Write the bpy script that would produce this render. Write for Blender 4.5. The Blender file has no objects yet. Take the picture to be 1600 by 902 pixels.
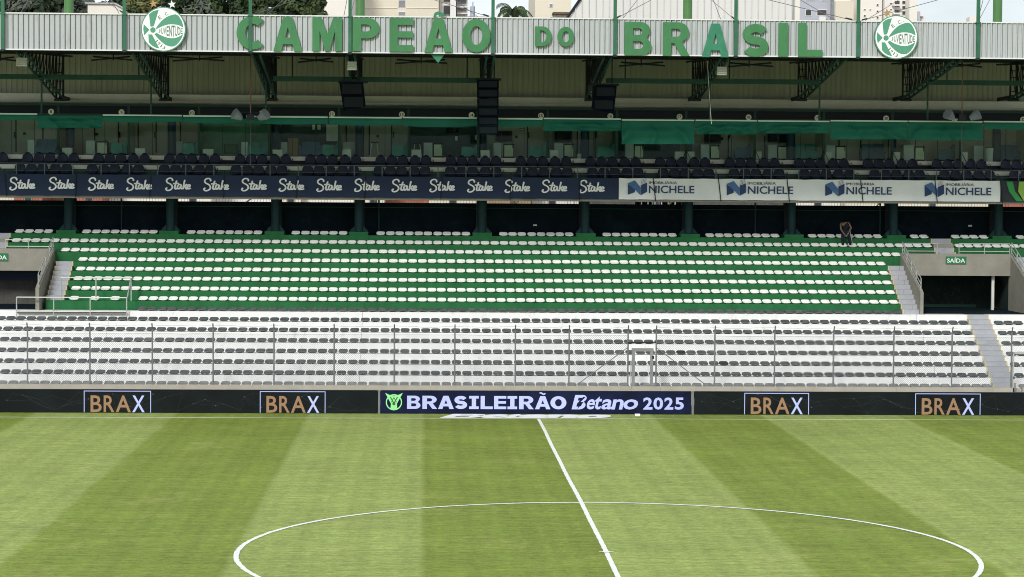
import bpy, math, random
from mathutils import Vector, Matrix, noise
random.seed(7)
SC = bpy.context.scene
COL = SC.collection
R = math.radians
# ------------------------------------------------------------------ camera
CAMP = (-4.53499, -55.88464, 8.80833); YAW, PIT, ROL, FOC = 0.0383457, 0.0401207, 0.0066866, 3533.4646
_cy, _sy = math.cos(YAW), math.sin(YAW)
FW = Vector((_sy*math.cos(PIT), _cy*math.cos(PIT), -math.sin(PIT)))
_r = Vector((_cy, -_sy, 0.0)); _u = _r.cross(FW)
RT = _r*math.cos(ROL) + _u*math.sin(ROL); UP = _u*math.cos(ROL) - _r*math.sin(ROL)
cam = bpy.data.cameras.new('camera'); camo = bpy.data.objects.new('camera', cam); COL.objects.link(camo)
cam.sensor_width = 36; cam.lens = FOC*36/1600; cam.clip_start = .5; cam.clip_end = 3000
m = Matrix((RT, UP, -FW)).transposed().to_4x4(); m.translation = Vector(CAMP); camo.matrix_world = m
SC.camera = camo
def at(px, py, Y):
    "a pixel of the photograph turned into the point of the depth plane Y it shows"
    d = FW + RT*((px-800)/FOC) - UP*((py-451)/FOC)
    t = (Y-CAMP[1])/d.y
    return Vector(CAMP) + d*t
def ax(px, Y, py=300): return at(px, py, Y).x
def az(py, Y, px=800): return at(px, py, Y).z
# ------------------------------------------------------------------ world and sun
SUN_EL, SUN_AZ = R(31), R(-22)     # azimuth measured from the camera side towards the left
w = bpy.data.worlds.new('World'); SC.world = w; w.use_nodes = True
nt = w.node_tree; nt.nodes.clear()
out = nt.nodes.new('ShaderNodeOutputWorld'); bg = nt.nodes.new('ShaderNodeBackground')
sky = nt.nodes.new('ShaderNodeTexSky'); sky.sky_type = 'NISHITA'; sky.sun_disc = False
sky.sun_elevation = SUN_EL; sky.sun_rotation = R(180)-SUN_AZ*-1; sky.air_density = 1.0; sky.dust_density = 1.5
tc = nt.nodes.new('ShaderNodeTexCoord'); mp = nt.nodes.new('ShaderNodeMapping'); mp.inputs['Scale'].default_value = (1, 1, 2.6)
mp.inputs['Location'].default_value = (.35, .1, .3)
nz = nt.nodes.new('ShaderNodeTexNoise'); nz.inputs['Scale'].default_value = 4.2; nz.inputs['Detail'].default_value = 7; nz.inputs['Roughness'].default_value = .6
rp = nt.nodes.new('ShaderNodeValToRGB'); rp.color_ramp.elements[0].position = .30; rp.color_ramp.elements[1].position = .56
rp.color_ramp.elements[0].color = (.35, .35, .35, 1)
mx = nt.nodes.new('ShaderNodeMix'); mx.data_type = 'RGBA'
mx.inputs[7].default_value = (8.0, 8.5, 9.1, 1)
L = nt.links.new
L(tc.outputs['Generated'], mp.inputs[0]); L(mp.outputs[0], nz.inputs[0]); L(nz.outputs[0], rp.inputs[0]); L(rp.outputs[0], mx.inputs[0])
L(sky.outputs[0], mx.inputs[6]); L(mx.outputs[2], bg.inputs[0]); L(bg.outputs[0], out.inputs[0])
bg.inputs[1].default_value = .1
sl = bpy.data.lights.new('sun', 'SUN'); so = bpy.data.objects.new('sun', sl); COL.objects.link(so)
sl.energy = 2.1; sl.angle = R(12); sl.color = (1, .96, .88)
sd = Vector((math.sin(SUN_AZ)*math.cos(SUN_EL), -math.cos(SUN_AZ)*math.cos(SUN_EL), math.sin(SUN_EL)))   # towards the sun
so.rotation_euler = sd.to_track_quat('Z', 'Y').to_euler()
vs = SC.view_settings; vs.view_transform = 'Standard'; vs.look = 'None'; vs.exposure = 0.30; vs.gamma = 1
SC.cycles.filter_width = 1.0; SC.cycles.max_bounces = 6; SC.cycles.transparent_max_bounces = 12

# ------------------------------------------------------------------ materials
MT = {}
def mat(name, col, rough=.7, var=.12, scale=2.0, metal=0.0, bump=0.0, bscale=20, stretch=None, spec=.3, emit=0, dirt=None):
    if name in MT: return MT[name]
    M_ = bpy.data.materials.new(name); M_.use_nodes = True; n = M_.node_tree; b = n.nodes['Principled BSDF']; k = n.links.new
    b.inputs['Roughness'].default_value = rough; b.inputs['Metallic'].default_value = metal; b.inputs['Specular IOR Level'].default_value = spec
    t = n.nodes.new('ShaderNodeNewGeometry'); mp = n.nodes.new('ShaderNodeMapping'); k(t.outputs['Position'], mp.inputs[0])
    if stretch: mp.inputs['Scale'].default_value = stretch
    z = n.nodes.new('ShaderNodeTexNoise'); z.inputs['Scale'].default_value = scale; z.inputs['Detail'].default_value = 6; z.inputs['Roughness'].default_value = .65
    k(mp.outputs[0], z.inputs[0])
    r_ = n.nodes.new('ShaderNodeMapRange'); r_.inputs[1].default_value = .3; r_.inputs[2].default_value = .7
    r_.inputs[3].default_value = 1-var; r_.inputs[4].default_value = 1+var; k(z.outputs[0], r_.inputs[0])
    x = n.nodes.new('ShaderNodeVectorMath'); x.operation = 'SCALE'; x.inputs[0].default_value = col; k(r_.outputs[0], x.inputs[3])
    last = x.outputs[0]
    if dirt:
        z2 = n.nodes.new('ShaderNodeTexNoise'); z2.inputs['Scale'].default_value = dirt[1]; z2.inputs['Detail'].default_value = 8; z2.inputs['Roughness'].default_value = .75
        k(mp.outputs[0], z2.inputs[0])
        q = n.nodes.new('ShaderNodeMapRange'); q.inputs[1].default_value = dirt[2]; q.inputs[2].default_value = dirt[2]+.15; q.inputs[3].default_value = 0; q.inputs[4].default_value = dirt[3]
        k(z2.outputs[0], q.inputs[0])
        y = n.nodes.new('ShaderNodeMix'); y.data_type = 'RGBA'; y.inputs[7].default_value = (*dirt[0], 1); k(q.outputs[0], y.inputs[0]); k(last, y.inputs[6]); last = y.outputs[2]
    k(last, b.inputs['Base Color'])
    if emit: k(last, b.inputs['Emission Color']); b.inputs['Emission Strength'].default_value = emit
    if bump:
        z3 = n.nodes.new('ShaderNodeTexNoise'); z3.inputs['Scale'].default_value = bscale; z3.inputs['Detail'].default_value = 5; k(mp.outputs[0], z3.inputs[0])
        bu = n.nodes.new('ShaderNodeBump'); bu.inputs['Strength'].default_value = bump; bu.inputs['Distance'].default_value = .02; k(z3.outputs[0], bu.inputs['Height']); k(bu.outputs[0], b.inputs['Normal'])
    MT[name] = M_; return M_
mat('white_paint', (.80, .81, .81), .8, .05, 1.2, bump=.2, stretch=(1, 1, .6), dirt=((.36, .36, .33), 2.6, .57, .5))
mat('green_paint', (.013, .130, .040), .75, .22, 1.3, bump=.15, stretch=(1, 1, .6), dirt=((.03, .10, .05), 3.0, .55, .6))
mat('grey_seat', (.085, .095, .097), .45, .45, 3.1, spec=.35)
mat('faded_seat', (.21, .22, .21), .6, .25, 3.1)
mat('black_seat', (.02, .022, .024), .4, .1, 3)
mat('white_seat', (.80, .82, .79), .4, .10, 2.6, spec=.35, dirt=((.5, .5, .43), 4, .6, .6))
mat('seat_white_nub', (.7, .7, .7), .4)
mat('navy_seat', (.008, .018, .042), .4, .2, 4, spec=.25)
mat('step_grey', (.37, .385, .42), .8, .1, 2, bump=.2, dirt=((.25, .26, .28), 3, .56, .5))
mat('edge_yellow', (.56, .45, .23), .8, .25, 9, dirt=((.55, .53, .48), 7, .5, .8))
mat('concrete', (.27, .262, .225), .85, .12, 1.3, bump=.3, dirt=((.22, .21, .18), 1.8, .55, .5))
mat('ledge_concrete', (.40, .375, .31), .85, .10, 1.3, bump=.2, dirt=((.26, .24, .20), 2.5, .57, .5))
mat('dark_concrete', (.085, .085, .08), .9, .35, 1.6, bump=.4, dirt=((.16, .16, .14), 6, .55, .6))
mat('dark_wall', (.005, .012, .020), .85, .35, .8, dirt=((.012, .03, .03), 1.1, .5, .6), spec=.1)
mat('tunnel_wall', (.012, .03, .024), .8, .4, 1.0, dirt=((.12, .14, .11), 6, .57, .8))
mat('column_green', (.007, .042, .052), .55, .25, 1.5)
mat('column_blue', (.012, .04, .075), .5, .2, 1.5)
mat('steel_green', (.014, .07, .05), .5, .25, 1.5)
mat('steel_dark', (.012, .016, .022), .6, .3, 1.5)
mat('post_green', (.028, .13, .07), .5, .18, 1.2)
mat('mast_green', (.07, .185, .055), .45, .12, 1.0, spec=.4)
mat('galvanised', (.29, .30, .30), .45, .12, 2, metal=.5)
mat('rail_grey', (.46, .48, .47), .5, .1, 2, metal=.3)
mat('deck_rail_grey', (.14, .19, .19), .6)
mat('post_grey', (.17, .175, .185), .6, .15, 2)
mat('wire', (.16, .165, .165), .5, .1, 2, metal=.3)
mat('cable', (.10, .10, .10), .6)
mat('fascia_sheet', (.43, .455, .47), .5, .08, .6, stretch=(1, 1, .25), dirt=((.25, .24, .22), 2.4, .54, .55))
mat('fascia_trim', (.68, .70, .70), .45, .06, 2)
mat('ceiling_sheet', (.41, .42, .37), .7, .1, .8, stretch=(2.2, 1, .2), dirt=((.15, .14, .11), 1.8, .57, .5))
mat('band_sheet', (.78, .81, .75), .7, .08, .8, dirt=((.27, .26, .21), 2, .58, .4))
mat('roof_sheet', (.38, .39, .38), .7, .1)
mat('letter_green', (.048, .19, .072), .5, .14, 1.1, stretch=(1, 1, .35), dirt=((.085, .22, .12), 3, .52, .6))
mat('letter_teal', (.035, .20, .115), .45, .15, 2.4)
mat('crest_green', (.085, .29, .19), .5, .06, 2)
mat('crest_rim', (.10, .25, .18), .5, .06, 2)
mat('crest_white', (.80, .84, .82), .5, .03, 2)
mat('crest_ink', (.10, .17, .14), .5, .05, 2)
mat('gold', (.42, .26, .10), .5, .15, 3, metal=.3)
mat('silver', (.72, .72, .70), .5, .1, 3)
mat('banner_navy', (.009, .024, .068), .55, .12, .9, bump=.4, bscale=3)
mat('banner_white', (.87, .90, .91), .6, .05, .9, bump=.3, bscale=3)
mat('banner_black', (.03, .035, .045), .6)
mat('print_white', (.88, .90, .91), .6, .02)
mat('print_navy', (.03, .06, .16), .6, .05)
mat('print_blue', (.08, .18, .38), .6, .1)
mat('print_green', (.05, .34, .09), .6, .05)
mat('print_lime', (.32, .55, .10), .6, .05)
mat('sign_green', (.02, .17, .07), .5, .05)
mat('awning', (.008, .135, .09), .7, .12, 1.2)
mat('awning_bar', (.60, .70, .64), .5, .05)
mat('frame_green', (.012, .055, .045), .5, .2)
mat('box_wall', (.46, .45, .37), .8, .12, .7, stretch=(1.5, 1, .4))
mat('box_wall_green', (.10, .26, .17), .8, .3, 1.2)  # green reflection in one bay's glass, put into its rear wall colour
mat('box_wall_dark', (.06, .10, .10), .8, .3, 1.2)
mat('seam_dark', (.02, .022, .02), .8)
mat('furniture_teal', (.10, .40, .33), .7, .2)
mat('furniture_blue', (.10, .19, .27), .7, .2)
mat('cabinet_grey', (.62, .70, .66), .6, .1)
mat('fridge_green', (.72, .80, .58), .5, .1)
mat('cube_white', (.78, .80, .72), .6, .1)
mat('screen_dark', (.006, .013, .016), .3, .1, spec=.1)
mat('led_black', (.006, .009, .010), .6, .25, .8, emit=.15, spec=.1)
mat('led_navy', (.005, .008, .030), .6, .5, .9, emit=.2, spec=.1)
mat('led_line', (.020, .024, .023), .5, .3, emit=.1)
mat('led_speck', (.11, .105, .09), .5, .5, 3, emit=.2)
mat('led_gold', (.25, .145, .08), .5, .04, emit=.25)
mat('led_lilac', (.36, .40, .74), .5, .03, emit=.28)
mat('led_green', (.22, .56, .22), .5, .05, emit=.3)
mat('led_dark_green', (.02, .11, .04), .5, .05, emit=.2)
mat('line_white', (.76, .78, .72), .85, .14, 9, dirt=((.30, .38, .16), 11, .55, .75))
mat('carpet_white', (.80, .80, .80), .8, .06, 2)
mat('skin', (.17, .12, .085), .6, .1)
mat('cloth_black', (.012, .012, .014), .85, .2)
mat('cloth_navy', (.012, .014, .03), .85, .2)
mat('hair', (.02, .016, .012), .8)
mat('wood', (.30, .22, .13), .7)
mat('speaker', (.004, .006, .014), .85, .2, spec=.05)
mat('lamp_pale', (.42, .43, .34), .5, .1)
mat('lamp_grey', (.22, .25, .28), .5, .2)
mat('rust', (.22, .13, .08), .8, .3, 6)
mat('cream', (.66, .61, .50), .85, .06, .1)
mat('cream_light', (.74, .71, .65), .85, .05, .1)
mat('stone_white', (.72, .71, .69), .85, .06, .15)
mat('blue_grey', (.42, .44, .50), .85, .05, .1)
mat('shed_sheet', (.66, .66, .64), .6, .05, .1, stretch=(1, 1, .1))
mat('window_dark', (.05, .055, .06), .25, .3, .8)
mat('window_grey', (.22, .23, .24), .3, .3, .8)
mat('brick_red', (.36, .13, .09), .85, .3, 1.5)
mat('roof_tile', (.33, .13, .09), .85, .25, 1.2)
mat('bark', (.12, .09, .06), .9, .3, 4)
mat('earth', (.16, .13, .09), .95, .3, .2)
mat('asphalt', (.07, .07, .068), .9, .2, 1)
for i, c in enumerate([(.035, .062, .022), (.055, .085, .03), (.085, .10, .075), (.12, .13, .045), (.022, .040, .018)]): mat('leaf_%d' % i, c, .75, .4, .9)
def glass_mat():
    M_ = bpy.data.materials.new('glass'); M_.use_nodes = True; n = M_.node_tree; n.nodes.clear()
    o = n.nodes.new('ShaderNodeOutputMaterial'); a = n.nodes.new('ShaderNodeBsdfTransparent'); a.inputs[0].default_value = (.86, .93, .90, 1)
    g = n.nodes.new('ShaderNodeBsdfGlossy'); g.inputs['Roughness'].default_value = .03; g.inputs[0].default_value = (.9, 1, .95, 1)
    f = n.nodes.new('ShaderNodeFresnel'); f.inputs[0].default_value = 1.16
    x = n.nodes.new('ShaderNodeMixShader'); n.links.new(f.outputs[0], x.inputs[0]); n.links.new(a.outputs[0], x.inputs[1]); n.links.new(g.outputs[0], x.inputs[2]); n.links.new(x.outputs[0], o.inputs[0])
    MT['glass'] = M_
glass_mat()

# ------------------------------------------------------------------ mesh helpers
class MB:
    def __init__(s): s.v = []; s.f = []; s.mi = []; s.cur = 0
    def add(s, vs_, fs):
        b = len(s.v); s.v += [tuple(p) for p in vs_]; s.f += [tuple(i+b for i in f) for f in fs]; s.mi += [s.cur]*len(fs); return s
    def box(s, x0, x1, y0, y1, z0, z1):
        return s.add([(x0, y0, z0), (x1, y0, z0), (x1, y1, z0), (x0, y1, z0), (x0, y0, z1), (x1, y0, z1), (x1, y1, z1), (x0, y1, z1)],
                     [(0, 3, 2, 1), (4, 5, 6, 7), (0, 1, 5, 4), (1, 2, 6, 5), (2, 3, 7, 6), (3, 0, 4, 7)])
    def tube(s, p, q, r, n=8, r2=None, caps=True):
        p, q = Vector(p), Vector(q); d = (q-p)
        if d.length < 1e-6: return s
        d.normalize(); a = d.orthogonal().normalized(); b = d.cross(a); r2 = r if r2 is None else r2
        vs_ = []
        for c, rr in ((p, r), (q, r2)):
            for i in range(n): t = 2*math.pi*(i+.5)/n; vs_.append(c + a*(rr*math.cos(t)) + b*(rr*math.sin(t)))
        fs = [(i, (i+1) % n, n+(i+1) % n, n+i) for i in range(n)]
        if caps: fs += [tuple(range(n-1, -1, -1)), tuple(range(n, 2*n))]
        return s.add(vs_, fs)
    def path(s, pts, r, n=6):
        for a, b in zip(pts, pts[1:]): s.tube(a, b, r, n)
        return s
    def prism_xz(s, poly, y0, y1):
        n = len(poly)
        if sum(poly[i][0]*poly[(i+1) % n][1]-poly[(i+1) % n][0]*poly[i][1] for i in range(n)) < 0: poly = poly[::-1]
        return s.add([(x, y0, z) for x, z in poly] + [(x, y1, z) for x, z in poly],
                     [tuple(range(n)), tuple(range(2*n-1, n-1, -1))] + [(i+n, (i+1) % n+n, (i+1) % n, i) for i in range(n)])
    def prism_yz(s, poly, x0, x1):
        n = len(poly)
        return s.add([(x0, y, z) for y, z in poly] + [(x1, y, z) for y, z in poly],
                     [tuple(range(n-1, -1, -1)), tuple(range(n, 2*n))] + [(i, (i+1) % n, (i+1) % n+n, i+n) for i in range(n)])
    def disc(s, c, r, y0, y1, n=24, r2=None):
        r2 = r2 or r
        return s.prism_xz([(c[0]+r*math.cos(2*math.pi*i/n), c[1]+r2*math.sin(2*math.pi*i/n)) for i in range(n)], y0, y1)
    def mesh(s, name, mats, origin=(0, 0, 0), smooth=False):
        me = bpy.data.meshes.new(name); ox, oy, oz = origin
        me.from_pydata([(x-ox, y-oy, z-oz) for x, y, z in s.v], [], s.f)
        for m_ in (mats if isinstance(mats, (list, tuple)) else [mats]): me.materials.append(MT[m_])
        if any(s.mi): me.polygons.foreach_set('material_index', s.mi)
        if smooth: me.polygons.foreach_set('use_smooth', [True]*len(s.f))
        me.update(); return me
    def build(s, name, mats, parent=None, loc=None, smooth=False):
        o = org(parent) if parent is not None else (loc or (0, 0, 0))
        ob = bpy.data.objects.new(name, s.mesh(name, mats, o, smooth)); COL.objects.link(ob)
        if parent is not None: ob.parent = parent
        else: ob.location = o
        return ob
def org(p):
    o = Vector((0, 0, 0))
    while p is not None: o += p.location; p = p.parent
    return tuple(o)
def tag(o, label=None, cat=None, group=None, kind=None):
    if label: o['label'] = label
    if cat: o['category'] = cat
    if group: o['group'] = group
    if kind: o['kind'] = kind
    return o
def thing(name, loc, label, cat, group=None):
    o = bpy.data.objects.new(name, None); o.empty_display_size = .2; COL.objects.link(o); o.location = loc
    return tag(o, label, cat, group)
def link(name, me, loc, parent=None):
    o = bpy.data.objects.new(name, me); COL.objects.link(o); o.location = loc; o.parent = parent; return o
def B(x0, x1, y0, y1, z0, z1): return MB().box(x0, x1, y0, y1, z0, z1)
ORD = ['zeroth', 'first', 'second', 'third', 'fourth', 'fifth', 'sixth', 'seventh', 'eighth', 'ninth', 'tenth', 'eleventh', 'twelfth', 'thirteenth', 'fourteenth', 'fifteenth', 'sixteenth', 'seventeenth', 'eighteenth', 'nineteenth', 'twentieth']
def nth(n):
    if n < len(ORD): return ORD[n]
    return '%d%s' % (n, 'th' if 10 <= n % 100 <= 20 else {1: 'st', 2: 'nd', 3: 'rd'}.get(n % 10, 'th'))

# ---- lettering: outline glyphs (heavy block letters), Blender's own font, and hand-drawn strokes
def arc(cx, cy, rx, ry, a0, a1, n=12): return [(cx+rx*math.cos(R(a0+(a1-a0)*i/n)), cy+ry*math.sin(R(a0+(a1-a0)*i/n))) for i in range(n+1)]
def ribbon(pts, wd):
    l, r = [], []
    for i, p in enumerate(pts):
        a = pts[max(i-1, 0)]; b = pts[min(i+1, len(pts)-1)]; dx, dy = b[0]-a[0], b[1]-a[1]; q = math.hypot(dx, dy)
        nx, ny = -dy/q*wd/2, dx/q*wd/2; l.append((p[0]+nx, p[1]+ny)); r.append((p[0]-nx, p[1]-ny))
    return l+r[::-1]
_s = [(x/40, y/50) for x, y in ribbon(arc(20, 34.25, 13.2, 9.25, 22, 265, 14)+arc(20, 15.75, 13.2, 9.25, 88, -158, 14), 12.5)]
_sx = [p[0] for p in _s]; _s = [((x-min(_sx))/(max(_sx)-min(_sx)), y) for x, y in _s]
GL = {
 'C': [arc(.52, .5, .52, .5, 48, 312, 20)+arc(.52, .5, .24, .27, 312, 48, 16)],
 'A': [[(0, 0), (.34, 1), (.66, 1), (1, 0), (.72, 0), (.665, .2), (.335, .2), (.28, 0)], [(.5, .70), (.405, .40), (.595, .40)]],
 'M': [[(0, 0), (0, 1), (.3, 1), (.5, .5), (.7, 1), (1, 1), (1, 0), (.76, 0), (.76, .6), (.58, 0), (.42, 0), (.24, .6), (.24, 0)]],
 'P': [[(0, 0), (0, 1), (.55, 1)]+arc(.55, .69, .45, .31, 88, -90, 10)+[(.31, .38), (.31, 0)], [(.31, .59), (.52, .59)]+arc(.52, .695, .16, .105, -88, 90, 6)+[(.31, .80)]],
 'E': [[(0, 0), (0, 1), (1, 1), (1, .8), (.34, .8), (.34, .61), (.98, .61), (.98, .42), (.34, .42), (.34, .2), (1, .2), (1, 0)]],
 'O': [arc(.5, .5, .5, .5, 0, 350, 27), arc(.5, .5, .21, .28, 0, 350, 21)],
 'D': [[(0, 0), (0, 1), (.45, 1)]+arc(.45, .5, .55, .5, 86, -86, 14)+[(.45, 0)], [(.3, .2), (.3, .8), (.42, .8)]+arc(.42, .5, .27, .3, 84, -84, 10)+[(.42, .2)]],
 'B': [[(0, 0), (0, 1), (.58, 1)]+arc(.58, .755, .37, .245, 85, -45, 8)+[(.80, .53)]+arc(.6, .27, .4, .27, 48, -88, 9)+[(.58, 0)], [(.31, .61), (.31, .81), (.53, .81)]+arc(.53, .71, .13, .10, 85, -85, 5)+[(.53, .61)], [(.31, .19), (.31, .42), (.55, .42)]+arc(.55, .305, .15, .115, 85, -85, 5)+[(.55, .19)]],
 'R': [[(0, 0), (0, 1), (.56, 1)]+arc(.56, .71, .41, .29, 86, -60, 9)+[(.70, .42), (1, 0), (.68, 0), (.42, .38), (.31, .38), (.31, 0)], [(.31, .57), (.52, .57)]+arc(.52, .69, .14, .12, -85, 85, 6)+[(.31, .81)]],
 'S': [_s],
 'I': [[(0, 0), (0, 1), (1, 1), (1, 0)]],
 'H': [[(0, 0), (0, 1), (1, 1), (1, .78), (.75, .78), (.75, .22), (1, .22), (1, 0), (0, 0)]],
 'slabI': [[(0, 0), (0, .2), (.28, .2), (.28, .8), (0, .8), (0, 1), (1, 1), (1, .8), (.72, .8), (.72, .2), (1, .2), (1, 0)]],
 'L': [[(0, 0), (0, 1), (.34, 1), (.34, .2), (1, .2), (1, 0)]],
 '~': [ribbon([(x, .5+.28*math.sin(x*6.28+.3)) for x in [i/10 for i in range(11)]], .38)],
}
_tc = {}
def curve_mesh(kind, key, **kw):
    k = (kind, key, tuple(sorted(kw.items())))
    if k in _tc: return _tc[k]
    if kind == 'font':
        c = bpy.data.curves.new('t', 'FONT'); c.body = key; c.offset = kw.get('off', 0); c.resolution_u = 3; c.extrude = .5
    elif kind == 'glyph':
        c = bpy.data.curves.new('t', 'CURVE'); c.dimensions = '2D'; c.fill_mode = 'BOTH'; c.extrude = .5
        for poly in GL[key]:
            s = c.splines.new('POLY'); s.points.add(len(poly)-1); s.use_cyclic_u = True
            for i, (x, y) in enumerate(poly): s.points[i].co = (x, y, 0, 1)
    o = bpy.data.objects.new('t', c); me = bpy.data.meshes.new_from_object(o)
    vs_ = [v.co[:] for v in me.vertices]; fs = [tuple(p.vertices) for p in me.polygons]
    bpy.data.objects.remove(o); bpy.data.curves.remove(c); bpy.data.meshes.remove(me)
    xs = [v[0] for v in vs_]; ys = [v[1] for v in vs_]
    _tc[k] = (vs_, fs, min(xs), max(xs), min(ys), max(ys)); return _tc[k]
def put(mb, data, x0, x1, z0, z1, y, th, shear=0, rot=0, flat=False):
    "fit a piece of lettering into x0..x1, z0..z1, its face at y and th deep (towards +y)"
    vs_, fs, a, b, c, d = data; cx, cz = (x0+x1)/2, (z0+z1)/2; o = []
    for vx, vy, vz in vs_:
        u = (vx-a)/(b-a); v = (vy-c)/(d-c); X = x0+u*(x1-x0)+shear*(v-.5)*(z1-z0); Z = z0+v*(z1-z0)
        if rot: dx, dz = X-cx, Z-cz; X = cx+dx*math.cos(rot)-dz*math.sin(rot); Z = cz+dx*math.sin(rot)+dz*math.cos(rot)
        if flat: o.append((X, Z, y+(th if vz > 0 else 0)))
        else: o.append((X, y+(0 if vz > 0 else th), Z))
    mb.add(o, fs); return mb
def text(mb, s, x0, x1, z0, z1, y, th=.004, off=0.0, **kw): return put(mb, curve_mesh('font', s, off=off), x0, x1, z0, z1, y, th, **kw)
def glyph(mb, g, x0, x1, z0, z1, y, th, **kw): return put(mb, curve_mesh('glyph', g), x0, x1, z0, z1, y, th, **kw)
def smooth_pts(pts, k=5):
    o = []
    P_ = [pts[0]]+list(pts)+[pts[-1]]
    for i in range(1, len(P_)-2):
        for j in range(k):
            t = j/k; a, b, c, d = P_[i-1], P_[i], P_[i+1], P_[i+2]
            o.append(tuple(.5*((2*b[q])+(-a[q]+c[q])*t+(2*a[q]-5*b[q]+4*c[q]-d[q])*t*t+(-a[q]+3*b[q]-3*c[q]+d[q])*t**3) for q in (0, 1)))
    o.append(tuple(pts[-1])); return o
def stroke(mb, pts, wd, fx, fz, y, th):
    "a round-ended pen stroke as a thin solid: pts in local units, fx/fz map them into the scene"
    ln = 0
    for i, ((a, b), (c, d)) in enumerate(zip(pts, pts[1:])):
        q = math.hypot(c-a, d-b)
        if q < 1e-6: continue
        nx, ny = -(d-b)/q*wd/2, (c-a)/q*wd/2
        ux, uy = (c-a)/q*wd/3, (d-b)/q*wd/3; ln += 1
        yy = y-(ln % 7)*.0004
        poly = [(fx(a-ux+nx*.55), fz(b-uy+ny*.55)), (fx(a-ux-nx*.55), fz(b-uy-ny*.55)), (fx(a-nx), fz(b-ny)), (fx(c-nx), fz(d-ny)), (fx(c+ux-nx*.55), fz(d+uy-ny*.55)), (fx(c+ux+nx*.55), fz(d+uy+ny*.55)), (fx(c+nx), fz(d+ny)), (fx(a+nx), fz(b+ny))]
        mb.prism_xz(poly, yy, yy+th)
    return mb
# ==================================================================== GROUND AND PITCH
XMIN, XMAX = -30, 31
def grass_mat():
    M_ = bpy.data.materials.new('turf'); M_.use_nodes = True; n = M_.node_tree; b = n.nodes['Principled BSDF']; k = n.links.new
    b.inputs['Roughness'].default_value = .85; b.inputs['Specular IOR Level'].default_value = .15
    t = n.nodes.new('ShaderNodeTexCoord')
    def noise_(scale, sx, sy, det=5, rg=.6):
        mp = n.nodes.new('ShaderNodeMapping'); mp.inputs['Scale'].default_value = (sx, sy, 1); k(t.outputs['Object'], mp.inputs[0])
        z = n.nodes.new('ShaderNodeTexNoise'); z.inputs['Scale'].default_value = scale; z.inputs['Detail'].default_value = det; z.inputs['Roughness'].default_value = rg; k(mp.outputs[0], z.inputs[0]); return z.outputs[0]
    def math_(op, a, b_=None):
        q = n.nodes.new('ShaderNodeMath'); q.operation = op
        for i, v in enumerate((a, b_)):
            if v is None: continue
            if isinstance(v, (int, float)): q.inputs[i].default_value = v
            else: k(v, q.inputs[i])
        return q.outputs[0]
    def mapr(a, i0, i1, o0, o1):
        q = n.nodes.new('ShaderNodeMapRange'); k(a, q.inputs[0])
        for i, v in enumerate((i0, i1, o0, o1)): q.inputs[i+1].default_value = v
        return q.outputs[0]
    sep = n.nodes.new('ShaderNodeSeparateXYZ'); k(t.outputs['Object'], sep.inputs[0])
    jx = math_('ADD', sep.outputs[0], mapr(noise_(1.2, 1, .5, 6, .7), 0, 1, -.16, .16))
    # mown stripes: the sheen of the leaning nap is put into the two colours
    edges = [-25.4, -20.2, -14.55, -9.25, -4.58, 0.0, 4.72, 9.2, 14.85, 20.2, 25.5]
    acc = None
    for i, e in enumerate(edges):
        st = mapr(jx, e-.10, e+.10, 0, 1 if i % 2 else -1)
        acc = st if acc is None else math_('ADD', acc, st)
    light = math_('ADD', acc, 1.0)          # 1 = light, 0 = dark
    q = n.nodes.new('ShaderNodeMix'); q.data_type = 'RGBA'; k(light, q.inputs[0])
    q.inputs[6].default_value = (.176, .232, .040, 1); q.inputs[7].default_value = (.252, .315, .086, 1)
    # faint mower passes inside the stripes, cross streaks, worn and dry tufts
    passes = mapr(math_('ADD', math_('SINE', math_('MULTIPLY', jx, 4.3)), math_('SINE', math_('MULTIPLY', jx, 11.7))), -2, 2, .93, 1.07)
    streak = mapr(noise_(1.0, .45, 3.2, 8, .75), .32, .68, .80, 1.19)
    streak2 = mapr(noise_(1.9, .8, 3.4, 6, .8), .32, .68, .74, 1.26)
    fine = mapr(noise_(6, 1.0, 1.0, 7, .9), .34, .66, .60, 1.40)
    big = mapr(noise_(.16, 1, 1.6, 4, .55), .3, .7, .90, 1.09)
    gain = math_('MULTIPLY', math_('MULTIPLY', streak, fine), math_('MULTIPLY', math_('MULTIPLY', big, passes), streak2))
    v = n.nodes.new('ShaderNodeVectorMath'); v.operation = 'SCALE'; k(q.outputs[2], v.inputs[0]); k(gain, v.inputs[3])
    dry = n.nodes.new('ShaderNodeMix'); dry.data_type = 'RGBA'; dry.inputs[7].default_value = (.42, .40, .15, 1)
    k(mapr(math_('MULTIPLY', noise_(2.3, .8, 6, 6, .75), mapr(noise_(.35, 1, 1), .35, .7, .75, 1.25)), .56, .78, 0, .75), dry.inputs[0]); k(v.outputs[0], dry.inputs[6])
    lush = n.nodes.new('ShaderNodeMix'); lush.data_type = 'RGBA'; lush.inputs[7].default_value = (.08, .15, .03, 1)
    k(mapr(noise_(.9, 1, 4, 6, .7), .58, .78, 0, .6), lush.inputs[0]); k(dry.outputs[2], lush.inputs[6])
    k(lush.outputs[2], b.inputs['Base Color'])
    bu = n.nodes.new('ShaderNodeBump'); bu.inputs['Strength'].default_value = .6; bu.inputs['Distance'].default_value = .03; k(noise_(11, 1, 1.6, 4), bu.inputs['Height']); k(bu.outputs[0], b.inputs['Normal'])
    MT['turf'] = M_
grass_mat()
tag(MB().add([(-1500, -900, -.02), (1500, -900, -.02), (1500, 1800, -.02), (-1500, 1800, -.02)], [(0, 1, 2, 3)]).build('ground', 'earth'), kind='structure')
tag(MB().add([(-60, -52, 0), (60, -52, 0), (60, 37.2, 0), (-60, 37.2, 0)], [(0, 1, 2, 3)]).build('football_pitch', 'turf'), kind='structure')
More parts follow.
